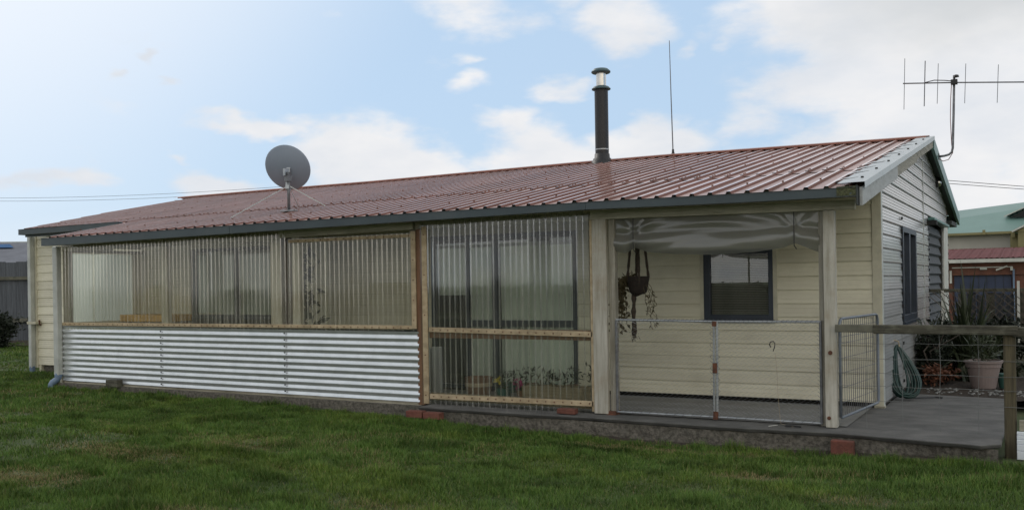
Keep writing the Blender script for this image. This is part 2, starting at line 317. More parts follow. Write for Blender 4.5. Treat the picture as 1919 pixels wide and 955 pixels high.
def leaves(mb, pts, size, droop=0.0, aspect=.45, flat=0.0):
    for p in pts:
        d = Vector(RNG.normal(size=3)); d.z = d.z * (1 - flat) - droop; d.normalize(); sd = d.orthogonal().normalized()
        sd = (Matrix.Rotation(random.uniform(0, 6.28), 3, d) @ sd); s = size * random.uniform(.6, 1.35); p = Vector(p)
        nrm = sd.cross(d); mid = p + d * s * .5 + nrm * s * .10
        mb.quad(p, mid + sd * s * aspect * .5, p + d * s, mid - sd * s * aspect * .5)
def lerp(x, xs, ys): return float(np.interp(x, xs, ys))

# ------------------------------------------------------------------ ground
def gz(x, y):
    return lerp(x, [-30, -12, -8, -4.5, -2, 1.5, 8], [-.10, -.095, -.10, -.165, -.215, -.165, -.16]) + .018 * mnoise.noise((x * .8, y * .8, 0)) + .012 * mnoise.noise((x * 2.3, y * 2.3, 4))
gm = MB()
xs = sorted(set([-900, -300, -120, -60, -40] + list(np.arange(-32, 12.01, .5)) + [20, 40, 100, 300, 900]))
ys = sorted(set([-900, -300, -100, -50, -30, -20] + list(np.arange(-14, 14.01, .5)) + [20, 40, 100, 300, 900]))
def gfn(u, v):
    x = xs[round(u * (len(xs) - 1))]; y = ys[round(v * (len(ys) - 1))]; return (x, y, gz(x, y))
gm.grid(len(xs) - 1, len(ys) - 1, gfn)
lawn = gm.build('lawn', 'lawn', smooth=True); tag(lawn, kind='structure')

def build_grass():
    # blade density falls with distance from the viewer's end of the lawn
    pts = []
    def area(x0, x1, y0, y1, dens):
        n = int((x1 - x0) * (y1 - y0) * dens); return np.stack([RNG.uniform(x0, x1, n), RNG.uniform(y0, y1, n)], 1)
    P = np.concatenate([area(-6.5, 2.4, -5.6, -2.6, 13000), area(-9, 2.4, -2.6, -.28, 11000), area(-14, -6.5, -4.5, -.12, 3600), area(-14, -9, -.28, 0, 3000),
                        area(-20, -11.75, -.12, 1.5, 2500), area(-26, -14.55, 1.5, 8, 800), area(-24, -14, -3, 1.5, 1400), area(2.4, 5, -5, 0, 800)])
    x, y = P[:, 0], P[:, 1]
    # keep what the lens could see, with a margin either side
    rel = P - np.array([1.5375, -9.1543]); dep = rel @ np.array([fw.x, fw.y]); lat = rel @ np.array([rt.x, rt.y])
    edge = np.where(x > -4.7, -.36 - .02 * (x + 4.7), -.10)
    edge = np.where(x < -11.75, np.where(x > -14.5, 1.5, 9), edge)
    ok = (np.abs(lat) < dep * .60 + .4) & (dep > 3.2) & (y < edge)
    x, y, dep = x[ok], y[ok], dep[ok]; n = len(x)
    def vn(fx, fy, seed):
        g = np.random.default_rng(seed).random((160, 160)); u = (x + 40) * fx; v = (y + 20) * fy
        iu = np.floor(u).astype(int); iv = np.floor(v).astype(int); fu = u - iu; fv = v - iv; fu = fu * fu * (3 - 2 * fu); fv = fv * fv * (3 - 2 * fv)
        G = lambda a, b: g[a % 160, b % 160]
        return (G(iu, iv) * (1 - fu) + G(iu + 1, iv) * fu) * (1 - fv) + (G(iu, iv + 1) * (1 - fu) + G(iu + 1, iv + 1) * fu) * fv
    big = vn(.55, .8, 1) * .6 + vn(1.7, 2.2, 2) * .4; tuf = vn(5, 6, 3) * .6 + vn(11, 13, 4) * .4
    gx = np.interp(x, [-30, -12, -8, -4.5, -2, 1.5, 8], [-.10, -.095, -.10, -.165, -.215, -.165, -.16])
    gzv = np.array([gz(a, b) for a, b in zip(x, y)])
    straw = np.zeros(n)
    for (px, py, rx, ry, s) in ((-.5, -1.72, .30, .11, .95), (-5.3, -2.6, .5, .14, .75), (-5.8, -4.4, .55, .3, .75), (-1.9, -.75, .6, .12, .7), (-3.6, -4.6, .35, .2, .6), (-.9, -.75, .5, .13, .55), (-6.2, -3.3, .8, .25, .55), (.3, -2.2, .3, .12, .5), (-2.6, -3.8, .4, .2, .45)):
        d = np.sqrt(((x - px) / rx) ** 2 + ((y - py) / ry) ** 2) + (tuf - .5) * .9; straw = np.maximum(straw, s * np.clip(1.35 - d, 0, 1))
    straw = np.maximum(straw, np.clip((big - .62) * 1.6, 0, .35))
    mid = vn(2.6, 3.4, 5); clump = np.clip((vn(3.1, 4.3, 6) - .62) * 4, 0, 1); bright = np.clip((vn(1.3, 1.9, 8) - .55) * 3, 0, 1)
    nearwall = np.clip(1 - (edge[ok] - y) / .25, 0, 1)
    h = (.020 + .060 * tuf ** 2 * (.5 + big)) * (1 - .65 * straw) * RNG.uniform(.55, 1.3, n) * (1 + .5 * nearwall * (tuf > .5)) * (1 + .55 * clump)
    w = np.maximum(.0035, dep * .00075) * RNG.uniform(.7, 1.3, n)
    an = RNG.uniform(0, 2 * np.pi, n); wind = RNG.normal(.0, 1, n) * .5
    lean = h * RNG.uniform(.2, 1.0, n); la = an + 1.57 + wind * .5
    cx, sx = np.cos(an) * w * .5, np.sin(an) * w * .5
    V = np.empty((n, 3, 3), np.float32)
    V[:, 0] = np.stack([x - cx, y - sx, gzv - .004], 1); V[:, 1] = np.stack([x + cx, y + sx, gzv - .004], 1)
    V[:, 2] = np.stack([x + np.cos(la) * lean, y + np.sin(la) * lean, gzv + h], 1)
    me = bpy.data.meshes.new('grass'); me.vertices.add(n * 3); me.vertices.foreach_set('co', V.reshape(-1))
    me.loops.add(n * 3); me.loops.foreach_set('vertex_index', np.arange(n * 3, dtype=np.int32))
    me.polygons.add(n); me.polygons.foreach_set('loop_start', np.arange(0, n * 3, 3, dtype=np.int32)); me.update(); me.validate()
    green = np.array([[.066, .128, .024], [.086, .150, .028], [.110, .160, .036], [.046, .096, .019]])[RNG.integers(0, 4, n)] * (.40 + 1.15 * (tuf * .5 + big * .25 + mid * .25))[:, None]
    green = green * (1 - .30 * clump)[:, None]; green = green * (1 + bright[:, None] * np.array([.28, .12, .05]))
    st = np.array([.24, .195, .095]) * RNG.uniform(.6, 1.15, n)[:, None]
    pick = (RNG.random(n) < straw * .85 + .02)[:, None]; c = np.where(pick, st, green)
    C4 = np.ones((n, 3, 4), np.float32); C4[:, :, :3] = c[:, None, :]; C4[:, 2, :3] *= 1.12
    at = me.color_attributes.new('tint', 'FLOAT_COLOR', 'POINT'); at.data.foreach_set('color', C4.reshape(-1))
    m = bpy.data.materials.new('grass'); m.use_nodes = True; N = m.node_tree.nodes; L = m.node_tree.links; b = N['Principled BSDF']
    a = N.new('ShaderNodeAttribute'); a.attribute_name = 'tint'; L.new(a.outputs['Color'], b.inputs['Base Color']); b.inputs['Roughness'].default_value = .55; b.inputs['Specular IOR Level'].default_value = .12
    me.materials.append(m); o = bpy.data.objects.new('grass', me); COL.objects.link(o); tag(o, kind='stuff'); o['label'] = 'short green lawn grass with dry straw patches'
build_grass()

# patio and porch slab: concrete, worn front edge
sl = MB(); poly = [(-4.75, -.30), (-3.3, -.325), (-2.4, -.30), (-1.2, -.38), (-.13, -.33), (.5, -.42), (1.05, -.50), (1.20, -.36), (1.20, 2.9), (.35, 3.0), (.0, 3.05), (0, 1.6), (-4.75, 1.6)]
top = [(x, y, 0) for x, y in poly]; bot = [(x, y + (.03 if y < 0 else 0), -.045) for x, y in poly]
fr = poly[:8]; rag = []
for a_, b_ in zip(fr[:-1], fr[1:]):
    k_ = max(1, int((b_[0] - a_[0]) / .07))
    for q_ in range(k_):
        xx = a_[0] + (b_[0] - a_[0]) * q_ / k_; rag.append((xx, a_[1] + (b_[1] - a_[1]) * q_ / k_ + .010 * mnoise.noise((xx * 6, 0, 1)) + .012 * max(0, mnoise.noise((xx * 2.1, 3, 1)))))
poly = rag + poly[7:]; top = [(x, y, -.006 * (y < 0)) for x, y in poly]; bot = [(x, y + (.03 if y < 0 else 0), -.045 + .008 * mnoise.noise((x * 5, 1, 4))) for x, y in poly]
n = len(poly); sl.v = top + bot; sl.f = [tuple(range(n))] + [tuple(range(2 * n - 1, n - 1, -1))] + [(i, i + n, (i + 1) % n + n, (i + 1) % n) for i in range(n)]
slab = sl.build('patio_slab', 'concrete', bevel=.012); tag(slab, kind='structure')
sf = MB(); rgf = random.Random(3)
def ffn(u, v):
    x = -4.72 + u * 5.9; y = lerp(x, [-4.7, -2.4, -1.2, -.13, 1.2], [-.275, -.275, -.34, -.29, -.42]); k = .012 * mnoise.noise((x * 9, v * 4, 2)) + .014 * mnoise.noise((x * 2.2, v * 2, 7))
    return (x, y + k - .012 * v, -.046 + (v) * -.27)
sf.grid(150, 6, ffn); tag(sf.build('slab_footing', 'footing'), kind='structure')
pf = MB().box(-11.6, -4.76, .02, 1.6, -.3, -.03); tag(pf.build('porch_floor', 'porch_floor'), kind='structure')
pf2 = MB(); pf2.quad((-4.7, .06, .004), (-.1, .06, .004), (-.1, 1.59, .004), (-4.7, 1.59, .004)); tag(pf2.build('porch_floor_screed', 'porch_floor'), kind='structure')
kb = MB()
kb.grid(60, 4, lambda u, v: (-11.62 + u * 6.85, -.075 + .008 * mnoise.noise((u * 40, v * 3, 1)) - .01 * v, -.01 + .0 - .22 * v - .02 * u))
kb.grid(60, 1, lambda u, v: (-11.62 + u * 6.85, -.075 + .105 * v + .008 * mnoise.noise((u * 40, 0, 1)) * (1 - v), -.01 - .02 * u))
tag(kb.build('kerb', 'footing'), kind='structure')
so = MB(); so.grid(40, 2, lambda u, v: (-.3 + u * 4.5, 3.0 + v * 2.4, -.03 + .05 * mnoise.noise((u * 14, v * 6, 1)) + .06 * v)); tag(so.build('garden_soil', 'soil'), kind='structure')
so = MB(); so.grid(50, 1, lambda u, v: (-3.6 + u * 4.9, lerp(-3.6 + u * 4.9, [-4.7, -2.4, -1.2, -.13, 1.3], [-.28, -.28, -.34, -.30, -.42]) - v * (.20 + .10 * mnoise.noise((u * 13, 1, 1))), gz(-3.6 + u * 4.9, -.4) + .022 - .015 * v)); tag(so.build('bare_soil_strip', 'soil'), kind='structure')

# ------------------------------------------------------------------ the cottage
D = 1.557
H = thing('cottage', (-7, 4, 0), 'long low cream weatherboard cottage with red ribbed iron roof and a glazed-in porch', 'house')
EX = [-11.7, -9, -7, -4.5, -2.5, -1.2, .13]; EZ = [2.183, 2.195, 2.210, 2.218, 2.222, 2.212, 2.205]
RX = [-15.9, -13, -10.2, -5.6, -4, -2.6, .13]; RZ = [3.46, 3.46, 3.45, 3.475, 3.475, 3.455, 3.42]
RY = 5.97
def zroof(x, y):
    e = lerp(x, EX, EZ); r = lerp(x, RX, RZ)
    return e + (y + .3) / (RY + .3) * (r - e)
def zrear(x, y): return lerp(x, RX, RZ) - .195 * (y - RY)
# weatherboards ------------------------------------------------------------
PROF = [(0.0, .004), (.0005, .018), (.012, .020), (.036, .0155), (.040, .0185), (.072, .0125), (.076, .0155), (.108, .0095), (.112, .0125), (.142, .0065), (.1515, .0045)]
PITCH = .152; ROW0 = .054
PROF_F = [(0.0, .004), (.0005, .0165), (.010, .0185), (.050, .0150), (.054, .0160), (.100, .0115), (.104, .0125), (.144, .0075), (.1515, .0045)]
def board_front(x0, x1, z0, mt='siding'):
    mb = MB(); PF_ = PROF if x1 < -11.6 else PROF_F
    for k, (dz, dy) in enumerate(PF_):
        z = z0 + dz; mb.v += [(x0, D - dy, z), (x1, D - dy, z)]
    for k in range(len(PF_) - 1): a = 2 * k; mb.f.append((a, a + 1, a + 3, a + 2))
    nn = len(PF_); mb.f.append(tuple(2 * k for k in range(nn))[::-1]); mb.f.append(tuple(2 * k + 1 for k in range(nn)))
    return mb.build('weatherboard', mt, H)
OPEN = [(-10.50, -8.40, .88, 2.06), (-5.79, -3.585, -1, 2.06), (-1.985, -1.09, .905, 1.775)]   # x0 x1 z0 z1
zr = ROW0
while zr < 2.34:
    spans = [(-14.50, .0)]
    if zr > 2.25: spans = [(-14.5, -11.62)]
    for (a, b, c, d) in OPEN:
        if zr + PITCH * .5 > c and zr + PITCH * .5 < d:
            ns = []
            for (p, q) in spans:
                if b <= p or a >= q: ns.append((p, q)); continue
                if a > p: ns.append((p, a))
                if b < q: ns.append((b, q))
            spans = ns
    for (p, q) in spans:
        cuts = [c for c in (-11.64,) if p < c < q]
        e = [p] + cuts + [q]
        for i in range(len(e) - 1): board_front(e[i], e[i + 1], zr)
    zr += PITCH
def board_gable(y0f, y1f, z0):
    ok = [(dz, dx) for dz, dx in PROF if y1f(z0 + dz) - y0f(z0 + dz) > .02]
    if len(ok) < 3: return
    mb = MB()
    for dz, dx in ok: z = z0 + dz; mb.v += [(dx, y0f(z), z), (dx, y1f(z), z)]
    for k in range(len(ok) - 1): a = 2 * k; mb.f.append((a, a + 1, a + 3, a + 2))
    mb.f.append(tuple(2 * k for k in range(len(ok)))[::-1]); mb.f.append(tuple(2 * k + 1 for k in range(len(ok))))
    mb.build('weatherboard', 'siding_gable_shade', H)
ys0 = lambda z: max(D + .012, (z - 2.085) / .1945 - .3)
ye0 = lambda z: min(9.30, RY + (3.345 - z) / .195)
zr = ROW0 - .012
while zr < 3.32:
    zc = zr + PITCH / 2; segs = [(ys0, lambda z: min(5.62, ye0(z))), (lambda z: max(5.65, ys0(z)), ye0)]
    if .84 < zc < 2.03: segs[0:1] = [(ys0, lambda z: 3.20), (lambda z: 4.60, lambda z: 5.62)]
    if zc < 2.27:
        segs[-1:] = [(lambda z: 5.65, lambda z: 6.26), (lambda z: 8.55, lambda z: 9.30)]
    for a, b in segs: board_gable(a, b, zr)
    zr += PITCH
MB().box(-.004, .022, 5.622, 5.648, .04, 3.28).build('joint_strip', 'trim_grey', H)
# solid walls behind the boards
w = MB(); w.box(-14.48, -.02, D + .16, D + .24, -.1, 2.30); w.build('wall', 'interior', H)
w = MB()
for y0, y1, z0, z1 in ((D + .02, 3.2, 0, 2.45), (3.2, 4.6, 0, .84), (3.2, 4.6, 2.03, 2.6), (4.6, 6.26, 0, 2.8), (6.26, 8.55, 2.27, 2.9), (8.55, 9.4, 0, 2.35)): w.box(-.12, -.004, y0, y1, z0, z1)
w.box(-.5, -.44, D + .3, 9.3, 0, 2.4); w.build('wall', 'interior', H)
w = MB(); w.quad((-.003, D + .02, 2.44), (-.003, 9.4, 2.2), (-.003, 9.4, 2.75), (-.003, RY, 3.34), (-.003, 2.0, 2.53)); w.build('wall', 'interior', H)
w = MB().box(-14.5, -14.44, D, 10.2, -.1, 2.5).box(-14.5, 0, 9.4, 9.46, -.1, 2.5); w.build('wall', 'siding', H)
MB().box(-14.5, -11.5, D + .05, D + .15, -.1, .05).build('foundation', 'footing', H)
# corner trims
MB().box(-.075, .022, D - .026, D - .0005, .02, 2.40).build('corner_board', 'trim_cream', H, bevel=.003)
MB().box(.0005, .024, D - .025, D + .07, .018, 2.395).build('corner_board', 'trim_grey', H, bevel=.003)
MB().box(-14.56, -14.50, D - .03, D + .05, .0, 2.45).build('corner_board', 'trim_cream', H, bevel=.003)
MB().box(-.02, .034, 8.56, 9.33, .0, 2.29).build('corner_board', 'offwhite', H, bevel=.003)
MB().box(-.076, .03, D - .032, D + .075, -.0, .02).build('corner_foot', 'wood_x', H)
# front right window: navy frame, venetian blind behind the glass
def window_front(x0, x1, z0, z1, fwid, name='window', trim=True, sill=True, glassm='glass'):
    W = MB().box(x0 - .01, x1 + .01, D + .055, D + .062, z0 - .01, z1 + .01).build(name, 'interior', H)
    if trim:
        for a, b in ((x0 - .045, x0), (x1, x1 + .045)): MB().box(a, b, D - .026, D + .02, z0 - .02, z1 + .02).build('trim', 'trim_cream', W)
    for (a, b, c, d) in ((x0, x0 + fwid, z0, z1), (x1 - fwid * .7, x1, z0, z1), (x0 + fwid, x1 - fwid * .7, z1 - fwid * .7, z1), (x0 + fwid, x1 - fwid * .7, z0, z0 + fwid * .8)):
        MB().box(a, b, D - .034, D + .05, c, d).build('frame', 'navy', W, bevel=.004)
    if sill: MB().box(x0 - .02, x1 + .02, D - .055, D + .01, z0 - .03, z0).build('sill', 'navy', W)
    MB().box(x0 + fwid, x1 - fwid * .7, D - .004, D, z0 + fwid * .8, z1 - fwid * .7).build('pane', glassm, W)
    return W
W1 = window_front(-1.94, -1.135, .935, 1.745, .075)
nsl = 34; sm = None
for i in range(nsl):
    z = 1.005 + i * .0197
    if sm is None:
        mb = MB(); mb.quad((-1.862, D + .035, z - .006), (-1.19, D + .035, z - .006), (-1.19, D + .019, z + .009), (-1.862, D + .019, z + .009)); o0 = mb.build('blind_slat', 'blind_slat', W1); sm = o0
    else:
        o = sm.copy(); COL.objects.link(o); o.location.z += i * .0197
W1b = window_front(-10.44, -8.45, .935, 2.02, .05, trim=False)
for (xa, xb) in ((-9.52, -9.46),): MB().box(xa, xb, D - .03, D + .05, .98, 1.985).build('frame', 'navy', W1b, bevel=.004)
def curtain(x0, x1, z0, z1, parent, mt='curtain', amp=.022, per=.11):
    mb = MB(); nu = int((x1 - x0) / .012)
    mb.grid(nu, 4, lambda u, v: (x0 + u * (x1 - x0), D + .035 + .6 * amp * math.sin((x0 + u * (x1 - x0)) / per * 6.283 + 1.3 * mnoise.noise((u * 9, 0, x0))) * (.55 + .5 * v), z1 - v * (z1 - z0)))
    return mb.build('curtain', mt, parent, smooth=True)
curtain(-9.45, -8.5, .98, 1.98, W1b, 'net_curtain', .012); curtain(-10.39, -9.53, .98, 1.98, W1b, 'net_curtain', .012)
# sliding door
DR = MB().box(-5.79, -3.585, D + .07, D + .08, .0, 2.05).build('sliding_door', 'interior', H)
for (a, b, c, d) in ((-5.79, -5.745, 0, 2.05), (-3.64, -3.585, 0, 2.05), (-5.745, -3.64, 1.985, 2.05), (-5.745, -3.64, 0, .05), (-4.82, -4.735, .05, 1.985), (-5.235, -5.19, .05, 1.985)):
    MB().box(a, b, D - .03, D + .06, c, d).build('frame', 'navy', DR, bevel=.004)
MB().box(-5.19, -4.82, D - .022, D + .055, .83, .915).build('mid_rail', 'navy', DR); MB().box(-4.735, -3.64, D - .022, D + .055, .83, .915).build('mid_rail', 'navy', DR)
MB().box(-5.70, -4.83, D + .005, D + .03, 1.885, 1.935).build('blind_rail', 'white_board', DR); MB().box(-4.72, -3.98, D + .005, D + .03, 1.885, 1.935).build('blind_rail', 'white_board', DR)
MB().box(-5.745, -5.235, D - .004, D, .05, 1.985).build('pane', 'glass', DR); MB().box(-5.19, -4.82, D - .004, D, .05, 1.985).build('pane', 'glass', DR); MB().box(-4.735, -3.64, D - .004, D, .05, 1.985).build('pane', 'glass', DR)
curtain(-5.70, -4.83, 1.25, 1.885, DR); curtain(-5.18, -4.83, .08, 1.25, DR); curtain(-4.72, -3.66, .08, 1.885, DR)
# gable window, garage opening with roller shutter and its hood, wall lamp
G = MB().box(-.06, -.05, 3.2, 4.6, .84, 2.03).build('window', 'interior', H)
for (a, b, c, d) in ((3.205, 3.28, .85, 2.02), (4.50, 4.595, .85, 2.02), (3.28, 4.50, 1.95, 2.02), (3.28, 4.50, .85, .93), (3.82, 3.92, .93, 1.95)): MB().box(-.05, .034, a, b, c, d).build('frame', 'navy', G, bevel=.004)
MB().box(-.012, -.008, 3.28, 3.82, .93, 1.95).build('pane', 'glass', G); MB().box(-.012, -.008, 3.92, 4.50, .93, 1.95).build('pane', 'glass', G)
MB().box(-.01, .06, 3.19, 4.61, .815, .848).build('sill', 'navy', G)
mb = MB()
for i in range(14): z = .12 + i * .152; mb.box(.018, .034, 3.165, 3.203, z, z + .035)
for i in range(15): z = .12 + i * .152; mb.box(.026, .040, 9.30, 9.345, z, z + .035); mb.box(.018, .032, 6.24, 6.275, z, z + .035)
mb.build('board_clips', 'dark', H, kind='stuff')
S = MB().box(-.1, -.09, 6.27, 8.54, .0, 2.26).build('roller_shutter', 'navy', H)
ss = None
for i in range(14):
    if ss is None:
        mb = MB(); mb.quad((-.05, 6.3, .03), (-.05, 8.55, .03), (-.012, 8.55, .06), (-.012, 6.3, .06)); mb.quad((-.012, 6.3, .06), (-.012, 8.55, .06), (-.05, 8.55, .183), (-.05, 6.3, .183)); ss = mb.build('slat', 'fence_grey', S)
    else: o = ss.copy(); COL.objects.link(o); o.location.z += i * .155
MB().box(-.09, .012, 6.268, 6.296, .0, 2.26).build('jamb', 'navy', S)
hd = MB().box(.022, .12, 6.12, 8.62, 2.24, 2.285).build('shutter_hood', 'green_trim', H, bevel=.008); MB().box(.03, .15, 6.05, 6.2, 2.17, 2.235).build('hood_bracket', 'dark', hd)
LP = MB().lathe((.03, 7.60, 2.93), [(.0, .07), (.05, .06), (.065, .0), (.05, -.06), (0, -.07)], 12).build('wall_lamp', 'stainless', H, smooth=True)
MB().box(.0, .05, 7.5, 7.56, 2.85, 3.0).build('lamp_bracket', 'dark', LP)
# roof sheets ---------------------------------------------------------------
RIB = .181; XR = .03
def roof_profile():
    return [(0, 0), (.060, 0), (.1215, 0), (.136, .025), (.167, .025), (.181, 0)]
pr = roof_profile()
def yv(x): return 1.18 if x > -14.35 else 1.18 + (-14.35 - x) / 1.5 * (RY - 1.18)
def roof_sheet(x0, nr, y0f, y1, dz, ns=6, tilt=0.0):
    mb = MB(); P = []
    for k in range(nr):
        for (dx, h) in pr[:-1] if k < nr - 1 else pr: P.append((x0 + k * RIB + dx, h))
    P.append((P[-1][0] + .015, .002))
    nu = len(P) - 1
    def fn(u, v):
        x, h = P[round(u * nu)]; y0 = y0f(x); y = y0 + (y1 - y0) * v
        return (x, y, zroof(x, y) + h + dz + tilt * (v - .5) + .003 * mnoise.noise((x0 * 3.1, y * .9, 1)))
    mb.grid(nu, ns, fn); o = mb.build('roof_sheet', 'roof_red', H); o.data.materials.append(MATS['roof_rib_sheen']); o.data.materials.append(MATS['roof_flank_shade'])
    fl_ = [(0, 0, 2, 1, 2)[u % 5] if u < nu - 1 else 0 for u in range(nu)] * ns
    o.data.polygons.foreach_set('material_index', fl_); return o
x = XR - 4 * RIB
while x > -11.75:
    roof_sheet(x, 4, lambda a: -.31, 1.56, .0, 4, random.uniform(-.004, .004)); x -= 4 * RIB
x = XR - 4 * RIB
while x > -15.75:
    if x < -11.75 or True:
        f = (lambda a: max(1.44, yv(a))) if x > -11.75 else yv
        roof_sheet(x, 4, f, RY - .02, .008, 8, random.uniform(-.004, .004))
    x -= 4 * RIB
rr = MB(); rr.quad((-16, RY, 3.45), (-14.5, 10.5, 2.56), (.08, 10.5, 2.56), (.08, RY, 3.41)); rr.build('rear_roof', 'roof_red', H)
# screws with washers and flashing seams
sm_ = MB()
for yl in (.35, 1.52, 1.60, 2.9, 4.3, 5.6):
    xx = XR - RIB + .1515; i = 0
    while xx > -14:
        if xx > -11.6 or yl > 1.5:
            y = yl + random.uniform(-.02, .02)
            if random.random() < .8: sm_.box(xx - .008, xx + .008, y - .009, y + .009, zroof(xx, y) + .026, zroof(xx, y) + .037)
        xx -= RIB * (1 if yl in (1.52, 1.6) else 2)
sm_.build('roof_screws', 'rust', H, kind='stuff')
# ridge cap with dropped edge between the ribs
mb = MB(); mb.grid(60, 1, lambda u, v: (-15.85 + u * 15.93, RY - .02 - .13 * v, zroof(-15.85 + u * 15.93, RY) + .062 - .030 * v))
mb.grid(60, 1, lambda u, v: (-15.85 + u * 15.93, RY - .02 + .17 * v, zroof(-15.85 + u * 15.93, RY) + .062 - .05 * v)); mb.build('ridge_cap', 'roof_red', H)
mb = MB(); mb.grid(60, 1, lambda u, v: (-15.70 + u * 15.75, RY - .152, zroof(-15.70 + u * 15.75, RY) + .034 - .026 * v)); mb.build('ridge_apron', 'ridge_red', H)
# barge flashing (silver, patched) and barge boards on the right gable
BX = .13
mb = MB(); mb.grid(3, 20, lambda u, v: ((-.085, .02, BX + .022, BX + .024)[round(u * 3)], -.32 + v * 6.27, zroof(0, -.32 + v * 6.27) + (.043, .046, .046, -.012)[round(u * 3)] + .004 * mnoise.noise((u * 3, v * 23, 0)))); mb.build('barge_flashing', 'flashing', H)
for k in range(9):
    y = -.1 + k * .62 + random.uniform(-.1, .1); MB().grid(2, 2, lambda u, v: (-.16 + u * random.uniform(.12, .2), y + v * .16 + u * .1, zroof(0, y + v * .16 + .1 * u) + .049 + (1 - u) * .004 - .02 * (u < .4))).build('sealant_patch', 'flashing', H)
mb = MB()
for i in range(7):
    y = .05 + i * .86; mb.box(.06, .084, y, y + .024, zroof(0, y) + .044, zroof(0, y) + .062)
mb.build('roof_screws', 'dark', H, kind='stuff')
def barge(y0, y1, off, h, mt, x0=BX - .028, x1=BX):
    mb = MB(); i = 0
    for y in (y0, y1):
        zt = zroof(0, y) - .004 - off
        mb.v += [(x0, y, zt), (x1, y, zt), (x1, y, zt - h), (x0, y, zt - h)]
    mb.f = [(0, 1, 2, 3), (7, 6, 5, 4), (0, 4, 5, 1), (1, 5, 6, 2), (2, 6, 7, 3), (3, 7, 4, 0)]
    return mb.build('barge_board', mt, H, bevel=.003)
barge(-.30, 2.05, .0, .165, 'barge_paint'); barge(2.056, 3.9, .002, .145, 'barge_wood', BX - .031, BX - .003); barge(3.906, 5.96, .0, .12, 'barge_wood', BX - .028, BX - .001)
# rear rake: green flashing, dark soffit
mb = MB()
pts = [(RY, 3.42), (10.55, 3.42 - .195 * 4.58)]
mb.v = [(BX - .03, y, z + d) for (y, z) in pts for d in (.03, -.15)] + [(BX + .012, y, z + d) for (y, z) in pts for d in (.03, -.15)]
mb.f = [(0, 1, 3, 2), (4, 6, 7, 5), (0, 2, 6, 4), (1, 5, 7, 3), (0, 4, 5, 1), (2, 3, 7, 6)]; mb.build('barge_board', 'green_trim', H)
mb = MB(); mb.quad((.0, RY, 3.30), (BX - .03, RY, 3.30), (BX - .03, 10.5, 2.42), (0, 10.5, 2.42)); mb.quad((.0, -.28, 2.155), (BX - .03, -.28, 2.155), (BX - .03, RY, 3.36), (0, RY, 3.36)); mb.build('soffit', 'dark_soffit', H)
MB().box(-14.3, BX - .01, 10.45, 10.56, 2.42, 2.55).build('gutter', 'slate', H)
MB().box(-.02, BX - .032, 9.34, 10.44, 2.33, 2.40).build('soffit', 'dark_soffit', H)
# gutters
def gutter(x0, x1, yf, dep, zt, zb, mt='slate'):
    mb = MB(); ns = max(2, int((x1 - x0) / .5)); sec = [(dep, 0), (dep, 1), (0, 1), (0, 0.04), (-.004, 0), (-.010, .0), (-.010, .03)]
    def fn(u, v):
        x = x0 + u * (x1 - x0); a = sec[round(v * 6)]; t = zt(x); b = zb(x); return (x, yf + a[0], t + (b - t) * a[1] + .003 * mnoise.noise((x * 1.1, 0, 3)))
    mb.grid(ns, 6, fn)
    for xx in (x0, x1): mb.quad((xx, yf, zt(xx)), (xx, yf + dep, zt(xx)), (xx, yf + dep, zb(xx)), (xx, yf, zb(xx)))
    return mb.build('gutter', mt, H)
GZ = [2.066, 2.081, 2.102, 2.122, 2.139, 2.121, 2.118]; GX = [-11.5, -9.07, -7.1, -4.47, -2.54, -1.18, .09]
gzt = lambda x: lerp(x, EX, EZ) - .006; gzb = lambda x: lerp(x, GX, GZ)
gutter(-11.52, -7.62, -.375, .115, gzt, gzb); gutter(-7.616, -2.56, -.374, .115, gzt, gzb); gutter(-2.556, .085, -.3755, .115, gzt, gzb)
gutter(-14.30, -11.66, 1.06, .11, lambda x: 2.492 + (x + 14.3) * .006, lambda x: 2.395 + (x + 14.3) * .006)
MB().box(-14.28, -11.66, 1.175, 1.20, 2.36, 2.44).build('fascia', 'slate', H)
MB().grid(8, 1, lambda u, v: (-14.28 + 2.65 * u, 1.2 + .37 * v, 2.42)).build('soffit', 'trim_cream', H)
mb = MB(); mb.grid(10, 5, lambda u, v: (-.08 + .17 * u, -.379 - .012 * mnoise.noise((u * 5, v * 5, 2)), 2.125 + .085 * v)); mb.grid(10, 3, lambda u, v: (-.05 + .14 * u, -.38 + .11 * v, 2.203 + .018 * mnoise.noise((u * 5, v * 5, 6)))); mb.build('gutter_moss', 'moss', H)
MB().box(.087, .097, -.385, -.25, 2.04, 2.215).build('gutter_end', 'dark_soffit', H)
# fascia behind the porch gutter, porch beams and posts
def sag_board(name, x0, x1, y0, y1, zt, zb, mt, seg=8, bev=.003):
    mb = MB(); n = seg + 1
    for i in range(n):
        x = x0 + (x1 - x0) * i / seg; mb.v += [(x, y0, zt(x)), (x, y1, zt(x)), (x, y1, zb(x)), (x, y0, zb(x))]
    for i in range(seg):
        a = 4 * i
        for q in range(4): mb.f.append((a + q, a + (q + 1) % 4, a + 4 + (q + 1) % 4, a + 4 + q))
    mb.f += [(0, 3, 2, 1), (4 * seg, 4 * seg + 1, 4 * seg + 2, 4 * seg + 3)]
    return mb.build(name, mt, H, bevel=bev)
sag_board('fascia', -11.6, .08, -.255, -.23, lambda x: gzt(x) - .01, lambda x: gzb(x) + .012, 'wood_x')
sag_board('porch_beam', -2.66, .02, -.045, .0, lambda x: lerp(x, [-2.66, 0], [2.145, 2.112]), lambda x: lerp(x, [-2.66, 0], [2.056, 2.026]), 'beam_wood')
sag_board('porch_beam', -7.12, -4.98, -.02, .03, lambda x: 2.14, lambda x: lerp(x, [-7.1, -4.98], [2.028, 2.052]), 'beam_wood')
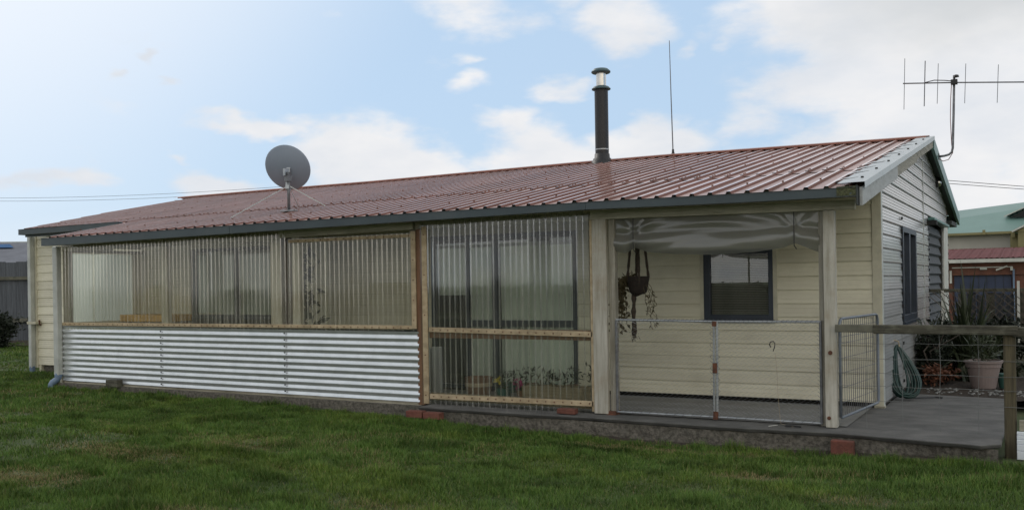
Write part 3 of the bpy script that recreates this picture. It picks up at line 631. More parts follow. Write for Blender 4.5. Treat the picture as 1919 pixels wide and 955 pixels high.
sag_board('porch_beam', -11.6, -7.13, .015, .06, lambda x: lerp(x, [-11.6, -7.1], [2.12, 2.14]), lambda x: lerp(x, [-11.6, -7.1], [1.995, 2.005]), 'wood_x')
sag_board('porch_beam', -4.97, -2.67, .015, .06, lambda x: 2.145, lambda x: 2.055, 'wood_x')
mb = MB(); 
for i in range(28): 
    xx = -11.3 + i * .42; mb.beam((xx, -.2, zroof(xx, -.2) - .06), (xx, D, zroof(xx, D) - .06), .045, .09)
mb.build('rafter', 'wood_x', H, kind='stuff')
def post(x0, x1, y0, y1, z0, z1, mt='wood_z', lab=None): return MB().box(x0, x1, y0, y1, z0, z1).build('porch_post', mt, H, bevel=.006, label=lab)
post(-2.640, -2.478, -.055, -.004, .004, 2.054, 'wood_post', 'wide pale weathered porch post board'); post(-2.475, -2.405, .0, .09, .0, 2.056, 'wood_z')
MB().box(-2.50, -2.40, -.05, .1, -.03, .035).build('post_foot', 'rust', H)
post(-.268, -.165, -.06, .035, -.0, 2.024, 'wood_post'); post(-.322, -.272, .0, .08, .0, 2.05, 'wood_z')
bt_ = MB().tube([(-.215, -.062, .70), (-.215, -.07, .70)], .020, 10); bt_.tube([(-.235, -.062, .09), (-.235, -.068, .09)], .018, 10); bt_.build('bolt', 'rust', H)
for a, b in ((-9.41, -9.275), (-7.315, -7.135), (-6.935, -6.80)): post(a, b, .032, .105, .0, 2.1, 'wood_post')
post(-7.128, -6.94, .05, .11, 0, 2.1, 'pole_wood')
post(-11.60, -11.50, .03, .1, 0, 2.08, 'wood_z'); post(-5.07, -4.995, .032, .1, 0, 2.05, 'wood_z'); post(-4.945, -4.85, .04, .1, 0, 2.1, 'dark')
# clear corrugated sheets ----------------------------------------------------
CP = .0745
def clear_sheet(x0, x1, zb, zt, yo, mt='clear_plastic', dep=.016):
    # box-rib plastic sheet: flats joined by steep shiny flanks
    xs_ = []; k = math.floor(x0 / CP)
    while k * CP < x1:
        for a, h in ((0, 0), (.029, 0), (.038, dep), (.0655, dep)):
            xx = k * CP + a
            if x0 < xx < x1: xs_.append((xx, h))
        k += 1
    if mt == 'aged_plastic': xs_ = [(a, h * .6) for a, h in xs_]; dep *= .6
    mb = MB(); nu = len(xs_) - 1
    def fn(u, v):
        x, h = xs_[round(u * nu)]; return (x + .002 * mnoise.noise((x * 9, v * 3, 1)), yo + dep * .5 - h + .004 * mnoise.noise((x * 1.4, v * 2, yo * 50)), zb(x) + v * (zt(x) - zb(x)))
    mb.grid(nu, 4, fn); o = mb.build('clear_sheet', mt, H); o.data.materials.append(MATS['aged_flank' if mt == 'aged_plastic' else 'clear_flank'])
    fl_ = [1 if abs(xs_[u + 1][1] - xs_[u][1]) > .004 else 0 for u in range(nu)] * 4
    o.data.polygons.foreach_set('material_index', fl_); return o
gtop = lambda x: gzb(x) + .02
def run(x0, x1, n, zb, zt, y, mt='aged_plastic'):
    wd = (x1 - x0) / n
    for i in range(n): clear_sheet(x0 + i * wd - (.05 if i else 0), x0 + (i + 1) * wd, zb, zt, y - (.004 if i % 2 else 0), mt)
run(-11.55, -6.99, 6, lambda x: lerp(x, [-11.6, -7], [.80, .835]), gtop, -.012)
run(-6.99, -4.90, 3, lambda x: lerp(x, [-7, -4.9], [.835, .85]), lambda x: lerp(x, [-6.9, -4.95], [2.008, 2.012]), -.014)
run(-4.90, -2.645, 3, lambda x: -.02, gtop, -.014, 'clear_plastic')
def nails(o, n, fn):
    mb = MB()
    for i in range(n): x, y, z = fn(i / (n - 1)); mb.box(x - .006, x + .006, y - .006, y, z - .006, z + .006)
    mb.build('nail_heads', 'rust', o, kind='stuff')
# horizontal battens and rails
b = sag_board('sill_batten', -11.53, -4.998, -.040, -.024, lambda x: lerp(x, [-11.5, -4.9], [.912, .915]), lambda x: lerp(x, [-11.5, -4.9], [.865, .872]), 'batten')
nails(b, 60, lambda t: (-11.45 + t * 6.4, -.041, .888))
sag_board('sill_rail', -11.5, -5.0, .0, .08, lambda x: .905, lambda x: .86, 'wood_x')
b = sag_board('head_batten', -6.93, -5.0, -.036, -.024, lambda x: 2.0, lambda x: 1.96, 'batten'); nails(b, 16, lambda t: (-6.88 + t * 1.85, -.037, 1.98))
b = sag_board('rail_batten', -4.76, -2.655, -.040, -.024, lambda x: lerp(x, [-4.76, -2.66], [.897, .868]), lambda x: lerp(x, [-4.76, -2.66], [.842, .808]), 'batten'); nails(b, 20, lambda t: (-4.7 + t * 2, -.041, .868 - .03 * t))
sag_board('door_rail', -4.84, -2.64, .0, .06, lambda x: .88, lambda x: .77, 'barrel')
b = sag_board('rail_batten', -4.76, -2.655, -.040, -.024, lambda x: lerp(x, [-4.76, -2.66], [.117, .130]), lambda x: lerp(x, [-4.76, -2.66], [.06, .072]), 'batten'); nails(b, 20, lambda t: (-4.7 + t * 2, -.041, .09 + .013 * t))
sag_board('door_rail', -4.84, -2.64, .0, .06, lambda x: .125, lambda x: .04, 'trough')
for a, c, z0, z1 in ((-5.0, -4.935, .875, 2.03), (-4.845, -4.775, .0, 2.08)):
    b = MB().box(a, c, -.042, -.024, z0, z1).build('edge_batten', 'batten', H, bevel=.003); nails(b, 5, lambda t: ((a + c) / 2, -.043, z0 + .1 + t * (z1 - z0 - .2)))
b = MB().box(-2.672, -2.645, -.040, -.022, .02, 2.06).build('edge_batten', 'batten', H)
# top strip of iron cladding, corrugated iron sheets
def iron(x0, x1, yo):
    mb = MB(); z0, z1 = .018, .846; cn = 10; nv = cn * 12
    mb.grid(3, nv, lambda u, v: (x0 + u * (x1 - x0), yo - .0085 * math.cos(v * cn * 6.28318) + .003 * mnoise.noise((x0 + u * 2, v * 3, 5)), z0 + v * (z1 - z0) + lerp(x0 + u * (x1 - x0), [-11.5, -4.9], [.01, -.006])))
    return mb.build('iron_sheet', 'iron', H, smooth=True)
iron(-11.56, -9.33, -.020); iron(-9.37, -7.00, -.0225); iron(-7.04, -4.912, -.020)
mb = MB()
for xx in (-9.35, -7.02):
    for i in range(10): z = .045 + i * .0828; mb.box(xx - .008, xx + .008, -.042, -.030, z, z + .016)
mb.build('cladding_screws', 'dark', H, kind='stuff')
MB().box(-11.5, -4.95, .0, .02, .02, .86).build('wall', 'dark', H); sag_board('bottom_plate', -11.55, -4.9, -.012, .08, lambda x: .014, lambda x: -.035, 'wood_x')
MB().box(-4.935, -4.845, -.02, .03, -.02, 2.05).build('cover_strip', 'barrel', H)
# left end of the porch
E = MB().box(-11.66, -11.62, .0, D - .04, -.1, .90).build('porch_end_wall', 'siding', H)
MB().box(-11.645, -11.640, .20, 1.32, .90, 1.97).build('end_panel', 'milky', E)
MB().box(-11.66, -11.60, .15, D - .04, 1.98, 2.03).build('end_rail', 'wood_x', E); MB().box(-11.665, -11.62, .15, .95, 2.035, 2.10).build('end_rail', 'white_board', E); MB().box(-11.665, -11.62, .96, 1.5, 2.06, 2.13).build('end_rail', 'offwhite', E)
MB().box(-11.66, -11.60, .14, .20, .9, 1.98).build('end_post', 'wood_z', E); MB().box(-11.66, -11.63, 1.33, D - .04, .9, 2.0).build('end_board', 'siding', E)
# downpipes
dpipe = MB().box(-11.64, -11.535, -.12, -.035, .11, 2.07).build('downpipe', 'trim_grey', H, bevel=.012)
MB().tube([(-11.588, -.078, .14), (-11.588, -.078, .075), (-11.60, -.095, .04), (-11.64, -.14, .0), (-11.655, -.155, -.035), (-11.655, -.16, -.14)], .048, 14).build('elbow', 'blue_pipe', dpipe, smooth=True)
MB().tube([(-11.588, -.078, .12), (-11.588, -.078, .085)], .056, 14).build('collar', 'blue_pipe', dpipe); MB().tube([(-11.655, -.158, -.05), (-11.655, -.158, -.065)], .053, 14).build('collar', 'blue_pipe', dpipe)
dp2 = MB().box(-14.62, -14.535, D - .13, D - .04, .0, 2.40).build('downpipe', 'trim_grey', H, bevel=.012)
MB().tube([(-14.577, D - .085, .03), (-14.577, D - .085, -.12)], .05, 12).build('elbow', 'blue_pipe', dp2); MB().box(-14.64, -14.39, D - .14, D - .02, .80, .845).build('clip', 'trim_cream', dp2)
MB().tube([(-14.40, D - .03, .78), (-14.40, D - .06, .80), (-14.39, D - .06, .87)], .018, 8).build('tap', 'rust', dp2)
# flue
CH = (-5.13, 5.86)
fl = MB().lathe((CH[0], CH[1], 0), [(.118, 3.5), (.118, 4.78), (0, 4.78)], 24).build('chimney', 'black_flue', H, smooth=False)
MB().lathe((CH[0], CH[1], 0), [(.19, 3.36), (.185, 3.50), (.165, 3.505), (.155, 3.54), (.135, 3.55), (.130, 3.62), (.118, 3.625)], 24).build('flashing', 'black_flue', fl, smooth=True)
MB().lathe((CH[0], CH[1], 0), [(.118, 4.74), (.162, 4.735), (.166, 4.75), (.13, 4.785), (.09, 4.80), (.085, 4.80)], 24).build('collar', 'teal_cap', fl, smooth=True)
MB().lathe((CH[0], CH[1], 0), [(.086, 4.79), (.086, 5.03)], 24).build('flue_pipe', 'stainless', fl, smooth=True)
MB().lathe((CH[0], CH[1], 0), [(.08, 5.025), (.155, 5.022), (.168, 5.035), (.165, 5.055), (.12, 5.095), (.04, 5.11), (0, 5.112)], 24).build('cowl', 'teal_cap', fl, smooth=True)
MB().lathe((CH[0], CH[1], 0), [(.120, 3.685), (.1215, 3.69), (.1215, 3.70), (.120, 3.705)], 24).build('band', 'galv', fl)

# ------------------------------------------------------------------ things on the roof
base = Vector((-7.70, .82, zroof(-7.7, .82) + .03))
SD = thing('satellite_dish', base, 'round grey satellite dish on a braced mast above the porch roof', 'satellite dish')
MB().tube([base, base + Vector((0, 0, .55))], .021, 12).build('mast', 'galv_dark', SD, smooth=True)
MB().box(base.x - .12, base.x + .12, base.y - .05, base.y + .05, base.z - .002, base.z + .012).build('foot_plate', 'galv', SD)
for p in ((-8.42, .42), (-7.35, 1.18), (-8.0, 1.35)):
    e = Vector((p[0], p[1], zroof(*p) + .035)); MB().beam(base + Vector((0, 0, .36)), e, .006, .012).build('stay', 'galv', SD)
ax = Vector((-.30, .80, .42)).normalized(); ctr = base + Vector((-.11, .05, .59))
prof = [(.0, 0)] + [(r, .11 * (r / .335) ** 2) for r in np.linspace(.03, .325, 12)] + [(.333, .112), (.335, .118), (.330, .122)] + [(r, .006 + .11 * (r / .335) ** 2) for r in np.linspace(.322, .0, 8)]
dish = MB().lathe(ctr, prof, 40, ax).build('dish', 'dish_grey', SD, smooth=True)
br = MB().beam(base + Vector((-.015, .0, .30)), ctr + Vector((.05, .03, .02)), .05, .09).build('bracket', 'galv', SD)
MB().box(base.x - .05, base.x + .03, base.y - .035, base.y + .045, base.z + .42, base.z + .50).build('clamp', 'galv_dark', br); MB().box(base.x - .055, base.x - .02, base.y - .05, base.y + .04, base.z + .50, base.z + .60).build('clamp', 'galv', br)
tip = ctr + ax * .42 + Vector((0, 0, -.16)); MB().beam(ctr + Vector((0, .03, -.2)), tip, .02, .02).build('feed_arm', 'galv_dark', SD); MB().lathe(tip, [(0, 0), (.03, 0), (.03, .09), (0, .09)], 12, -ax).build('feed_horn', 'white_board', SD)

WA = thing('whip_antenna', (-3.88, RY, 3.5), 'thin grey whip aerial standing up from the ridge', 'antenna')
MB().tube([(-3.88, RY, 3.53), (-3.90, RY, 4.5), (-3.915, RY, 5.44)], [.011, .009, .006], 8).build('rod', 'galv_dark', WA); MB().lathe((-3.88, RY, 0), [(.04, 3.49), (.038, 3.52), (.022, 3.56), (.018, 3.61)], 10).build('base', 'black_flue', WA)

AY = 6.62
TA = thing('tv_antenna', (BX, AY, 3.25), 'tall television aerial with upright rods on a bent pole at the gable', 'antenna')
MB().tube([(BX + .01, AY, 3.235), (.22, AY, 3.24), (.285, AY, 3.255), (.325, AY, 3.29), (.34, AY, 3.35), (.36, AY, 3.9), (.375, AY, 4.45)], .018, 10).build('pole', 'galv_dark', TA, smooth=True)
MB().box(.118, .15, AY - .05, AY + .05, 3.19, 3.28).build('wall_plate', 'galv_dark', TA)
MB().tube([(-.345, AY - .03, 4.405), (.37, AY - .03, 4.335), (1.9, AY - .03, 4.165)], .010, 8).build('boom', 'galv_dark', TA)
for (xx, a, b, r) in ((-.325, 4.79, 4.0, .0048), (-.035, 4.715, 4.02, .0075), (.148, 4.65, 4.04, .0048), (.527, 4.60, 4.005, .0048), (.963, 4.53, 3.965, .0048), (1.40, 4.46, 3.93, .0048)):
    MB().tube([(xx + .012, AY - .03, a), (xx - .012, AY - .03, b)], r, 6).build('rod', 'galv_dark', TA)
MB().box(.33, .42, AY - .06, AY + .03, 4.31, 4.38).build('clamp', 'black_flue', TA); MB().lathe((.40, AY, 4.43), [(0, .03), (.035, .02), (.045, -.01), (0, -.02)], 10).build('cap', 'black_flue', TA)
MB().tube([(.34, AY - .03, 4.34), (.325, AY - .03, 4.1), (.315, AY - .02, 3.8), (.325, AY, 3.4), (.34, AY, 3.28), (.28, AY, 3.18), (.2, AY, 3.16), (.14, AY, 3.21)], .006, 6).build('cable', 'cable_pink', TA); MB().tube([(-.03, AY - .04, 4.38), (.1, AY - .045, 4.40), (.25, AY - .04, 4.38), (.35, AY - .03, 4.36)], .007, 6).build('cable', 'cable', TA)

# ------------------------------------------------------------------ rolled-up clear blind
BLX = [-2.41, -2.30, -2.19, -2.05, -1.75, -1.33, -.95, -.66, -.545, -.44, -.325]; BLZ = [1.715, 1.69, 1.745, 1.695, 1.665, 1.645, 1.66, 1.695, 1.735, 1.69, 1.64]
BL = thing('rolled_blind', (-1.35, .05, 2.03), 'grey clear plastic blind rolled half up under the porch beam', 'blind')
def blfn(u, v):
    x = -2.41 + u * 2.10; zb = lerp(x, BLX, BLZ); zt = 2.06; z = zt + (zb - zt) * v
    y = .045 - .012 * math.sin(v * 3.1)
    for (tx, tz) in ((-2.19, 1.745), (-.545, 1.735)):
        dx = x - tx; t = (z - tz) + (.10 if abs(dx) < 1.1 else .0) * min(1, abs(dx) / .8) * 1.0
        fan = t / (abs(dx) * .55 + .07); fall = math.exp(-abs(dx) / .55) * min(1, abs(dx) / .06)
        y -= .006 * fall * math.sin(fan * 4.6 + 1.4 * mnoise.noise((x * 1.5, z * 3, tx))) * (1 if -1.2 < fan < 2.4 else .3)
    y -= .024 * mnoise.noise((x * 1.1, (z - .06 * math.cos((x + 1.37) * 2.2)) * 13, 3)) * (.35 + .65 * v) + .003 * mnoise.noise((x * 5, z * 16, 9)) * v
    y -= .050 * math.sin(min(1, max(0, (v - .45) / .55)) ** 1.3 * math.pi) * (.8 + .4 * mnoise.noise((x * 2.2, 0, 5)))
    return (x, y, z)
mb = MB(); mb.grid(170, 44, blfn); mb.build('sheet', 'old_pvc', BL, smooth=True)
for tx, tz in ((-2.19, 1.70), (-.545, 1.69)): MB().tube([(tx, .0, 2.05), (tx, -.005, 1.85), (tx, .0, tz + .02), (tx + .01, .05, tz - .01)], .005, 6).build('tie_cord', 'cable', BL)

# ------------------------------------------------------------------ chain-link gate across the porch opening
CG = thing('chain_link_gate', (-1.35, -.02, .02), 'low double panel chain link gate with rusty middle post across porch opening', 'gate')
GY = -.012
def gtop_(x): return lerp(x, [-2.39, -.31], [.995, .985])
def gbot_(x): return lerp(x, [-2.40, -.31], [.035, .030])
MB().tube([(-2.392, GY, gtop_(-2.39)), (-1.33, GY, .982), (-.305, GY, .985)], .012, 10).build('top_rail', 'galv', CG)
MB().tube([(-2.40, GY, .030), (-1.33, GY, .034), (-.305, GY, .030)], .011, 10).build('bottom_rail', 'galv', CG)
for x in (-2.392, -.312): MB().tube([(x, GY, .03), (x, GY, .99)], .013, 10).build('stile', 'galv_dark', CG)
for x in (-1.349, -1.318): MB().tube([(x, GY, .035), (x + .01, GY, .98)], .0125, 10).build('stile', 'galv', CG)
for z, h in ((.96, .05), (.52, .10), (.05, .08)): MB().tube([(-1.334, GY - .004, z - h / 2), (-1.332, GY - .004, z + h / 2)], .027, 8).build('rust_patch', 'rust', CG)
mb = MB(); PW = .055; nw = int(2.07 / PW)
for i in range(nw):
    x0 = -2.385 + i * PW; pts = []; k = 0; z = .045
    while z < .985:
        pts.append((x0 + (PW * 1.02 if k % 2 else 0.0), GY + (.004 if k % 2 else -.004), z)); k += 1; z += PW * .5
    mb.tube(pts, .0023, 3, cap=False)
mb.build('chain_link_mesh', 'galv', CG, kind='stuff')
mb = MB()
for i in range(46):
    x = -2.36 + i * .0455
    mb.tube([(x, GY - .013, gtop_(x) - .015), (x + .012, GY - .014, gtop_(x) + .012), (x + .022, GY + .008, gtop_(x) + .013), (x + .028, GY + .013, gtop_(x) - .014)], .0018, 4)
    if i % 2: mb.tube([(x, GY - .013, .02), (x + .015, GY - .014, .045), (x + .028, GY + .01, .045)], .0018, 4)
for i in range(24):
    z = .07 + i * .038
    for s in (-1, 1): mb.tube([(-1.334 + s * .006, GY - .015, z), (-1.334 + s * .030, GY - .010, z + .013), (-1.334 + s * .05, GY, z + (.028 if i % 3 else -.01))], .002, 4)
    mb.tube([(-2.405, GY - .012, z), (-2.385, GY - .014, z + .015), (-2.36, GY, z + .03)], .002, 4); mb.tube([(-.30, GY - .012, z), (-.322, GY - .014, z + .015), (-.345, GY, z + .03)], .002, 4)
mb.build('wire_ties', 'galv_dark', CG, kind='stuff')
HK = MB().tube([(-.775, GY - .012, .735), (-.79, GY - .014, .765), (-.775, GY - .014, .79), (-.75, GY - .014, .795), (-.735, GY - .014, .775), (-.74, GY - .012, .74), (-.755, GY - .012, .70)], .005, 6).build('hook', 'black_flue', None, smooth=True)
tag(HK, 'small black wire hook hanging in the right chain link panel', 'hook')
ST = thing('string', (-.70, -.05, 0), 'pale loose string trailing from the chain link panel onto the slab', 'string')
MB().tube([(-.735, GY - .012, .68), (-.72, GY - .014, .5), (-.715, GY - .014, .30), (-.70, -.03, .10), (-.685, -.05, .012), (-.60, -.13, .006), (-.54, -.17, .006)], .0018, 5).build('strand', 'hoop', ST); MB().tube([(-.70, -.12, .006), (-.74, -.19, .006), (-.76, -.22, .006)], .003, 5).build('strand', 'offwhite', ST); MB().tube([(-.62, -.15, .008), (-.55, -.155, .012), (-.47, -.16, .008)], .008, 6).build('knot', 'black_flue', ST)

# tubular mesh gate from the right post back to the house corner
MG = thing('mesh_gate', (-.15, .05, .1), 'narrow barred mesh gate between the right porch post and house corner', 'gate')
a0 = Vector((-.145, .02, 0)); a1 = Vector((-.005, 1.36, 0))
def gp(t, z): p = a0.lerp(a1, t); return (p.x, p.y, z)
MB().tube([gp(0, .10), gp(0, .97), gp(.02, 1.0), gp(.05, 1.012), gp(.94, 1.012), gp(.98, 1.0), gp(1, .96), gp(1, .10), gp(.97, .085), gp(.03, .085), gp(0, .10)], .0135, 10).build('frame', 'gate_grey', MG, smooth=True)
for i in range(1, 19): t = i / 19; MB().tube([gp(t, .09), gp(t, 1.008)], .0032, 5).build('bar', 'galv_dark', MG)
for z in (.22, .36, .50, .64, .78, .84, .93): MB().tube([gp(0.01, z), gp(.99, z)], .0026, 5).build('cross_wire', 'galv_dark', MG)

# post-and-rail fence to the right
RF = thing('rail_fence', (1.25, -.1, -.15), 'mossy timber rail fence with square wire netting right of the porch', 'fence')
MB().box(-.163, .20, -.115, -.07, .895, .966).build('rail', 'fence_rail', RF, bevel=.008); MB().box(.17, 1.33, -.125, -.078, .884, .966).build('rail', 'wood_mossy', RF, bevel=.01); MB().box(1.29, 3.2, -.115, -.07, .87, .955).build('rail', 'wood_mossy', RF, bevel=.01)
MB().box(1.215, 1.31, -.065, .02, -.30, .90).build('post', 'wood_fencepost', RF, bevel=.014)
for z in (.795, .655, .523, .405, .27): 
    MB().tube([(-.15 + i * .17, -.072 + .004 * math.sin(i * 2.1), z + .004 * math.sin(i * 1.7 + z * 9)) for i in range(20)], .0022, 5).build('wire', 'wire_grey', RF)
for xx in (.10, .41, .715, 1.02): MB().tube([(xx, -.073, .885), (xx + .008, -.074, .6), (xx - .004, -.073, .3), (xx, -.073, .02)], .0020, 5).build('stay_wire', 'wire_grey', RF)
MB().box(1.33, 3.2, -.10, -.03, .075, .16).build('base_board', 'wood_x', RF)
for k, (za, zb) in enumerate(((.045, .072), (.008, .043), (-.030, .006), (-.085, -.032), (-.16, -.088))): MB().box(1.31, 3.2, -.135 - .006 * k, -.11, za, zb).build('board', 'white_paint', RF, bevel=.004)

# ------------------------------------------------------------------ hanging basket
HB = thing('hanging_basket', (-2.33, .45, 1.9), 'dark macrame hanging basket with straggly dry plant under the blind', 'hanging basket')
bc = Vector((-2.325, .45, 1.37))
MB().lathe(bc, [(0, -.115), (.07, -.115), (.095, -.09), (.112, .0), (.120, .075), (.112, .08), (.10, .05), (0, .045)], 18).build('bowl', 'basket', HB, smooth=True)
for a in (.5, 2.1, 3.7, 5.2):
    p = bc + Vector((.115 * math.cos(a), .115 * math.sin(a), .06)); tpt = Vector((bc.x + .05 * math.cos(a), bc.y + .05 * math.sin(a), 2.05)); pts = [p.lerp(tpt, i / 14) for i in range(15)]
    MB().tube(pts, [.011 + .006 * abs(math.sin(i * 1.25 + a)) for i in range(15)], 7).build('cord', 'rope', HB); MB().tube([p, bc + Vector((.08 * math.cos(a), .08 * math.sin(a), -.09)), bc + Vector((-.04, 0, -.14))], .012, 6).build('cord', 'rope', HB)
tl = [bc + Vector((-.055 + .004 * math.sin(i), 0, -.12 - i * .045)) for i in range(11)]; MB().tube(tl, [.024 + .008 * math.sin(i * 1.9) for i in range(9)] + [.034, .022], 8).build('tassel', 'rope', HB)
mb = MB(); leaves(mb, [tl[-1] + Vector((random.gauss(0, .02), random.gauss(0, .02), random.uniform(-.03, .06))) for _ in range(60)], .05, droop=1.2, aspect=.12); mb.build('tassel_fringe', 'rope', HB, kind='stuff')
mb = MB(); pp = []
for s in range(9):
    a = random.uniform(2.4, 4.0); p = bc + Vector((.1 * math.cos(a), .1 * math.sin(a), .08)); q = Vector((-.20 * random.random() - .03, random.gauss(0, .06), 0)); ln = random.uniform(.3, .62); pts = []
    for i in range(13): t = i / 12; pts.append(p + Vector((q.x * min(1, t * 2.4), q.y * t, .05 * math.sin(t * 3) - ln * t ** 1.3)))
    mb.tube(pts, .003, 4); pp += [w_ + Vector((random.gauss(0, .012), random.gauss(0, .015), 0)) for w_ in pts for _ in range(5)]
leaves(mb, pp, .058, droop=.9, aspect=.4)
mb.build('trailing_vine', 'dryleaf', HB, kind='stuff')
mb = MB(); pp = []
for s in range(4):
    a = random.uniform(-1.2, .9); p = bc + Vector((.1 * math.cos(a), .1 * math.sin(a), .03)); ln = random.uniform(.25, .5); pts = [p + Vector((.10 * random.random() * t ** .5, .05 * t, -.02 - ln * t)) for t in np.linspace(0, 1, 8)]
    mb.tube(pts, .003, 4); pp += [w_ for w_ in pts[2:] for _ in range(3)]
leaves(mb, pp, .055, droop=1.2, aspect=.22); mb.build('dry_stems', 'dryleaf', HB, kind='stuff')

# ------------------------------------------------------------------ garden hose hung on the gable
GH = thing('garden_hose', (.16, 2.35, 0), 'coiled green garden hose hanging on the side wall', 'hose')
for k in range(13):
    w_ = random.uniform(.05, .19); top_ = Vector((.045, 2.43, .60 + random.uniform(-.03, .02))); bt = random.uniform(.02, .09); off = random.uniform(-.035, .035); pts = []
    dpt = Vector((.15 + random.uniform(-.05, .06), 2.30 + random.uniform(-.05, .05), bt))
    for i in range(25):
        a = 2 * math.pi * i / 24; s = (1 - math.cos(a)) / 2; wd = w_ * math.sin(a) * (.35 + .9 * s); p = top_.lerp(dpt, s); pts.append(p + rt * (wd + off * s) + Vector((0, 0, 0)))
    MB().tube(pts, .0105, 7, cap=False).build('loop', 'hose', GH, smooth=True)
MB().tube([(.0, 2.43, .68), (.06, 2.43, .66), (.07, 2.43, .60)], .008, 6).build('hanger', 'hoop', GH); MB().tube([(.15, 2.3, .03), (.30, 2.5, .02), (.42, 2.62, .015), (.5, 2.6, .015)], .010, 7).build('loose_end', 'cable', GH)

# ------------------------------------------------------------------ bricks and blocks along the footing
def brick(loc, rz, label, mt='brick', size=(.22, .10, .075), tilt=0, name='brick', group='loose red bricks along the footing', cat='brick'):
    mb = MB().box(-size[0] / 2, size[0] / 2, -size[1] / 2, size[1] / 2, 0, size[2], j=.003); o = mb.build(name, mt, bevel=.006); o.location = loc; o.rotation_euler = (0, tilt, rz); return tag(o, label, cat, group)
brick((-4.73, -.36, -.112), .02, 'red brick on the grass under the corrugated iron corner, left of the pair'); brick((-4.485, -.37, -.118), -.03, 'red brick on the grass under the clear door panel, right of the pair')
brick((-2.90, -.17, .002), .01, 'red brick lying on the slab edge below the clear door panel', size=(.21, .10, .055)); brick((-.055, -.40, gz(-.05, -.4) - .0), .0, 'larger dark red brick standing at the foot of the right porch post', size=(.19, .10, .135))
brick((-10.30, -.085, -.015), 0, 'mossy brown timber block on the kerb under the corrugated iron', 'wood_mossy', (.26, .09, .10), name='timber_block', group=None, cat='block')

# ------------------------------------------------------------------ inside the porch
BP = thing('barrel_planter', (-4.6, .80, .004), 'brown half barrel planter with pale hoop behind the clear door panel', 'planter')
MB().lathe((-4.6, .8, .004), [(0, 0), (.14, 0), (.165, .13), (.172, .24), (.155, .24), (.15, .19), (0, .19)], 20).build('tub', 'barrel', BP); MB().lathe((-4.6, .8, .004), [(.164, .125), (.172, .13), (.175, .17), (.168, .175)], 20).build('hoop', 'hoop', BP)
YP = thing('flower_pot', (-4.2, .72, .004), 'small dark green pot with a yellow flower inside the porch', 'flower pot')
MB().lathe((-4.2, .72, .004), [(0, 0), (.07, 0), (.10, .12), (.09, .12), (0, .10)], 14).build('pot', 'pot_green', YP)
mb = MB(); leaves(mb, [(-4.2 + random.gauss(0, .03), .72 + random.gauss(0, .03), .12 + random.uniform(0, .05)) for _ in range(26)], .09, droop=-.6, aspect=.25); mb.build('foliage', 'greenleaf', YP, kind='stuff')
mb = MB(); leaves(mb, [(-4.23 + random.gauss(0, .01), .66, .24 + random.gauss(0, .012)) for _ in range(14)], .045, aspect=.7); mb.build('flower', 'petal_yellow', YP)
PF = thing('pink_flower', (-3.93, .70, .004), 'bright pink flower in a pot inside the porch beside the trough', 'flower')
MB().lathe((-3.93, .72, .004), [(0, 0), (.06, 0), (.085, .11), (.075, .11), (0, .09)], 14).build('pot', 'barrel', PF)
mb = MB(); mb.tube([(-3.93, .72, .1), (-3.95, .67, .19)], .005, 5); leaves(mb, [(-3.93, .72, .12)] * 12, .10, droop=-.7, aspect=.3); mb.build('foliage', 'greenleaf', PF)
mb = MB(); leaves(mb, [(-3.96 + random.gauss(0, .028), .64 + random.gauss(0, .015), .19 + random.gauss(0, .03)) for _ in range(40)], .05, aspect=.8); mb.build('flower', 'petal_pink', PF)
TR = thing('trough_planter', (-3.35, .55, .004), 'long low wooden trough planter with straggly plants behind the clear door panel', 'planter')
mb = MB().box(-3.80, -3.02, .46, .49, .02, .20).box(-3.80, -3.02, .66, .69, .02, .20); mb.build('side', 'trough', TR); MB().box(-3.80, -3.77, .49, .66, .02, .19).box(-3.05, -3.02, .49, .66, .02, .19).build('end', 'trough', TR); MB().box(-3.77, -3.05, .49, .66, .03, .15).build('soil', 'soil', TR)
mb = MB(); leaves(mb, [(random.uniform(-3.75, -3.1), random.uniform(.5, .65), .15 + random.random() ** 2 * .12) for _ in range(70)], .07, droop=-.5, aspect=.25); mb.build('foliage', 'dryleaf', TR, kind='stuff')
for k in range(5):
    p = thing('potted_plant', (-4.45 + k * .30, 1.30, .004), ('dark leafy pot plant at the sliding door, ' + ('behind the half barrel', 'second from the half barrel', 'behind the yellow flower', 'behind the pink flower', 'behind the trough')[k]), 'plant', 'pot plants along the sliding door'); c = Vector(p.location)
    MB().lathe(c, [(0, 0), (.07, 0), (.095, .13), (0, .12)], 12).build('pot', 'barrel' if k % 2 else 'pot_green', p)
    mb = MB(); leaves(mb, [c + Vector((random.gauss(0, .06), random.gauss(0, .06), .16 + random.random() * (.10, .14, .10, .18, .22)[k])) for _ in range(45)], .08, droop=-.35, aspect=.28); mb.build('foliage', 'darkleaf', p, kind='stuff')
WB = MB().box(-5.16, -5.02, .60, .625, .0, .62).build('white_board', 'white_board', bevel=.004); tag(WB, 'narrow white board leaning upright inside the porch behind the door panel', 'board')
DB = MB().box(-5.34, -5.17, .66, .70, .0, .60).build('grey_board', 'trim_grey', bevel=.004); tag(DB, 'narrow grey board upright beside the white board inside the porch', 'board')
OB = thing('bench', (-11.0, 1.2, 0), 'orange topped wooden bench against the wall in the left porch bay', 'bench')
MB().box(-11.55, -10.42, 1.0, 1.48, .88, .99).build('seat', 'orange_seat', OB, bevel=.01)
for x in (-11.45, -10.52): MB().box(x, x + .06, 1.05, 1.11, 0, .88).build('leg', 'barrel', OB); MB().box(x, x + .06, 1.38, 1.44, 0, .88).build('leg', 'barrel', OB)
DPl = thing('tall_plant', (-7.62, .95, 0), 'tall dark leafy pot plant behind the middle clear panel', 'plant')
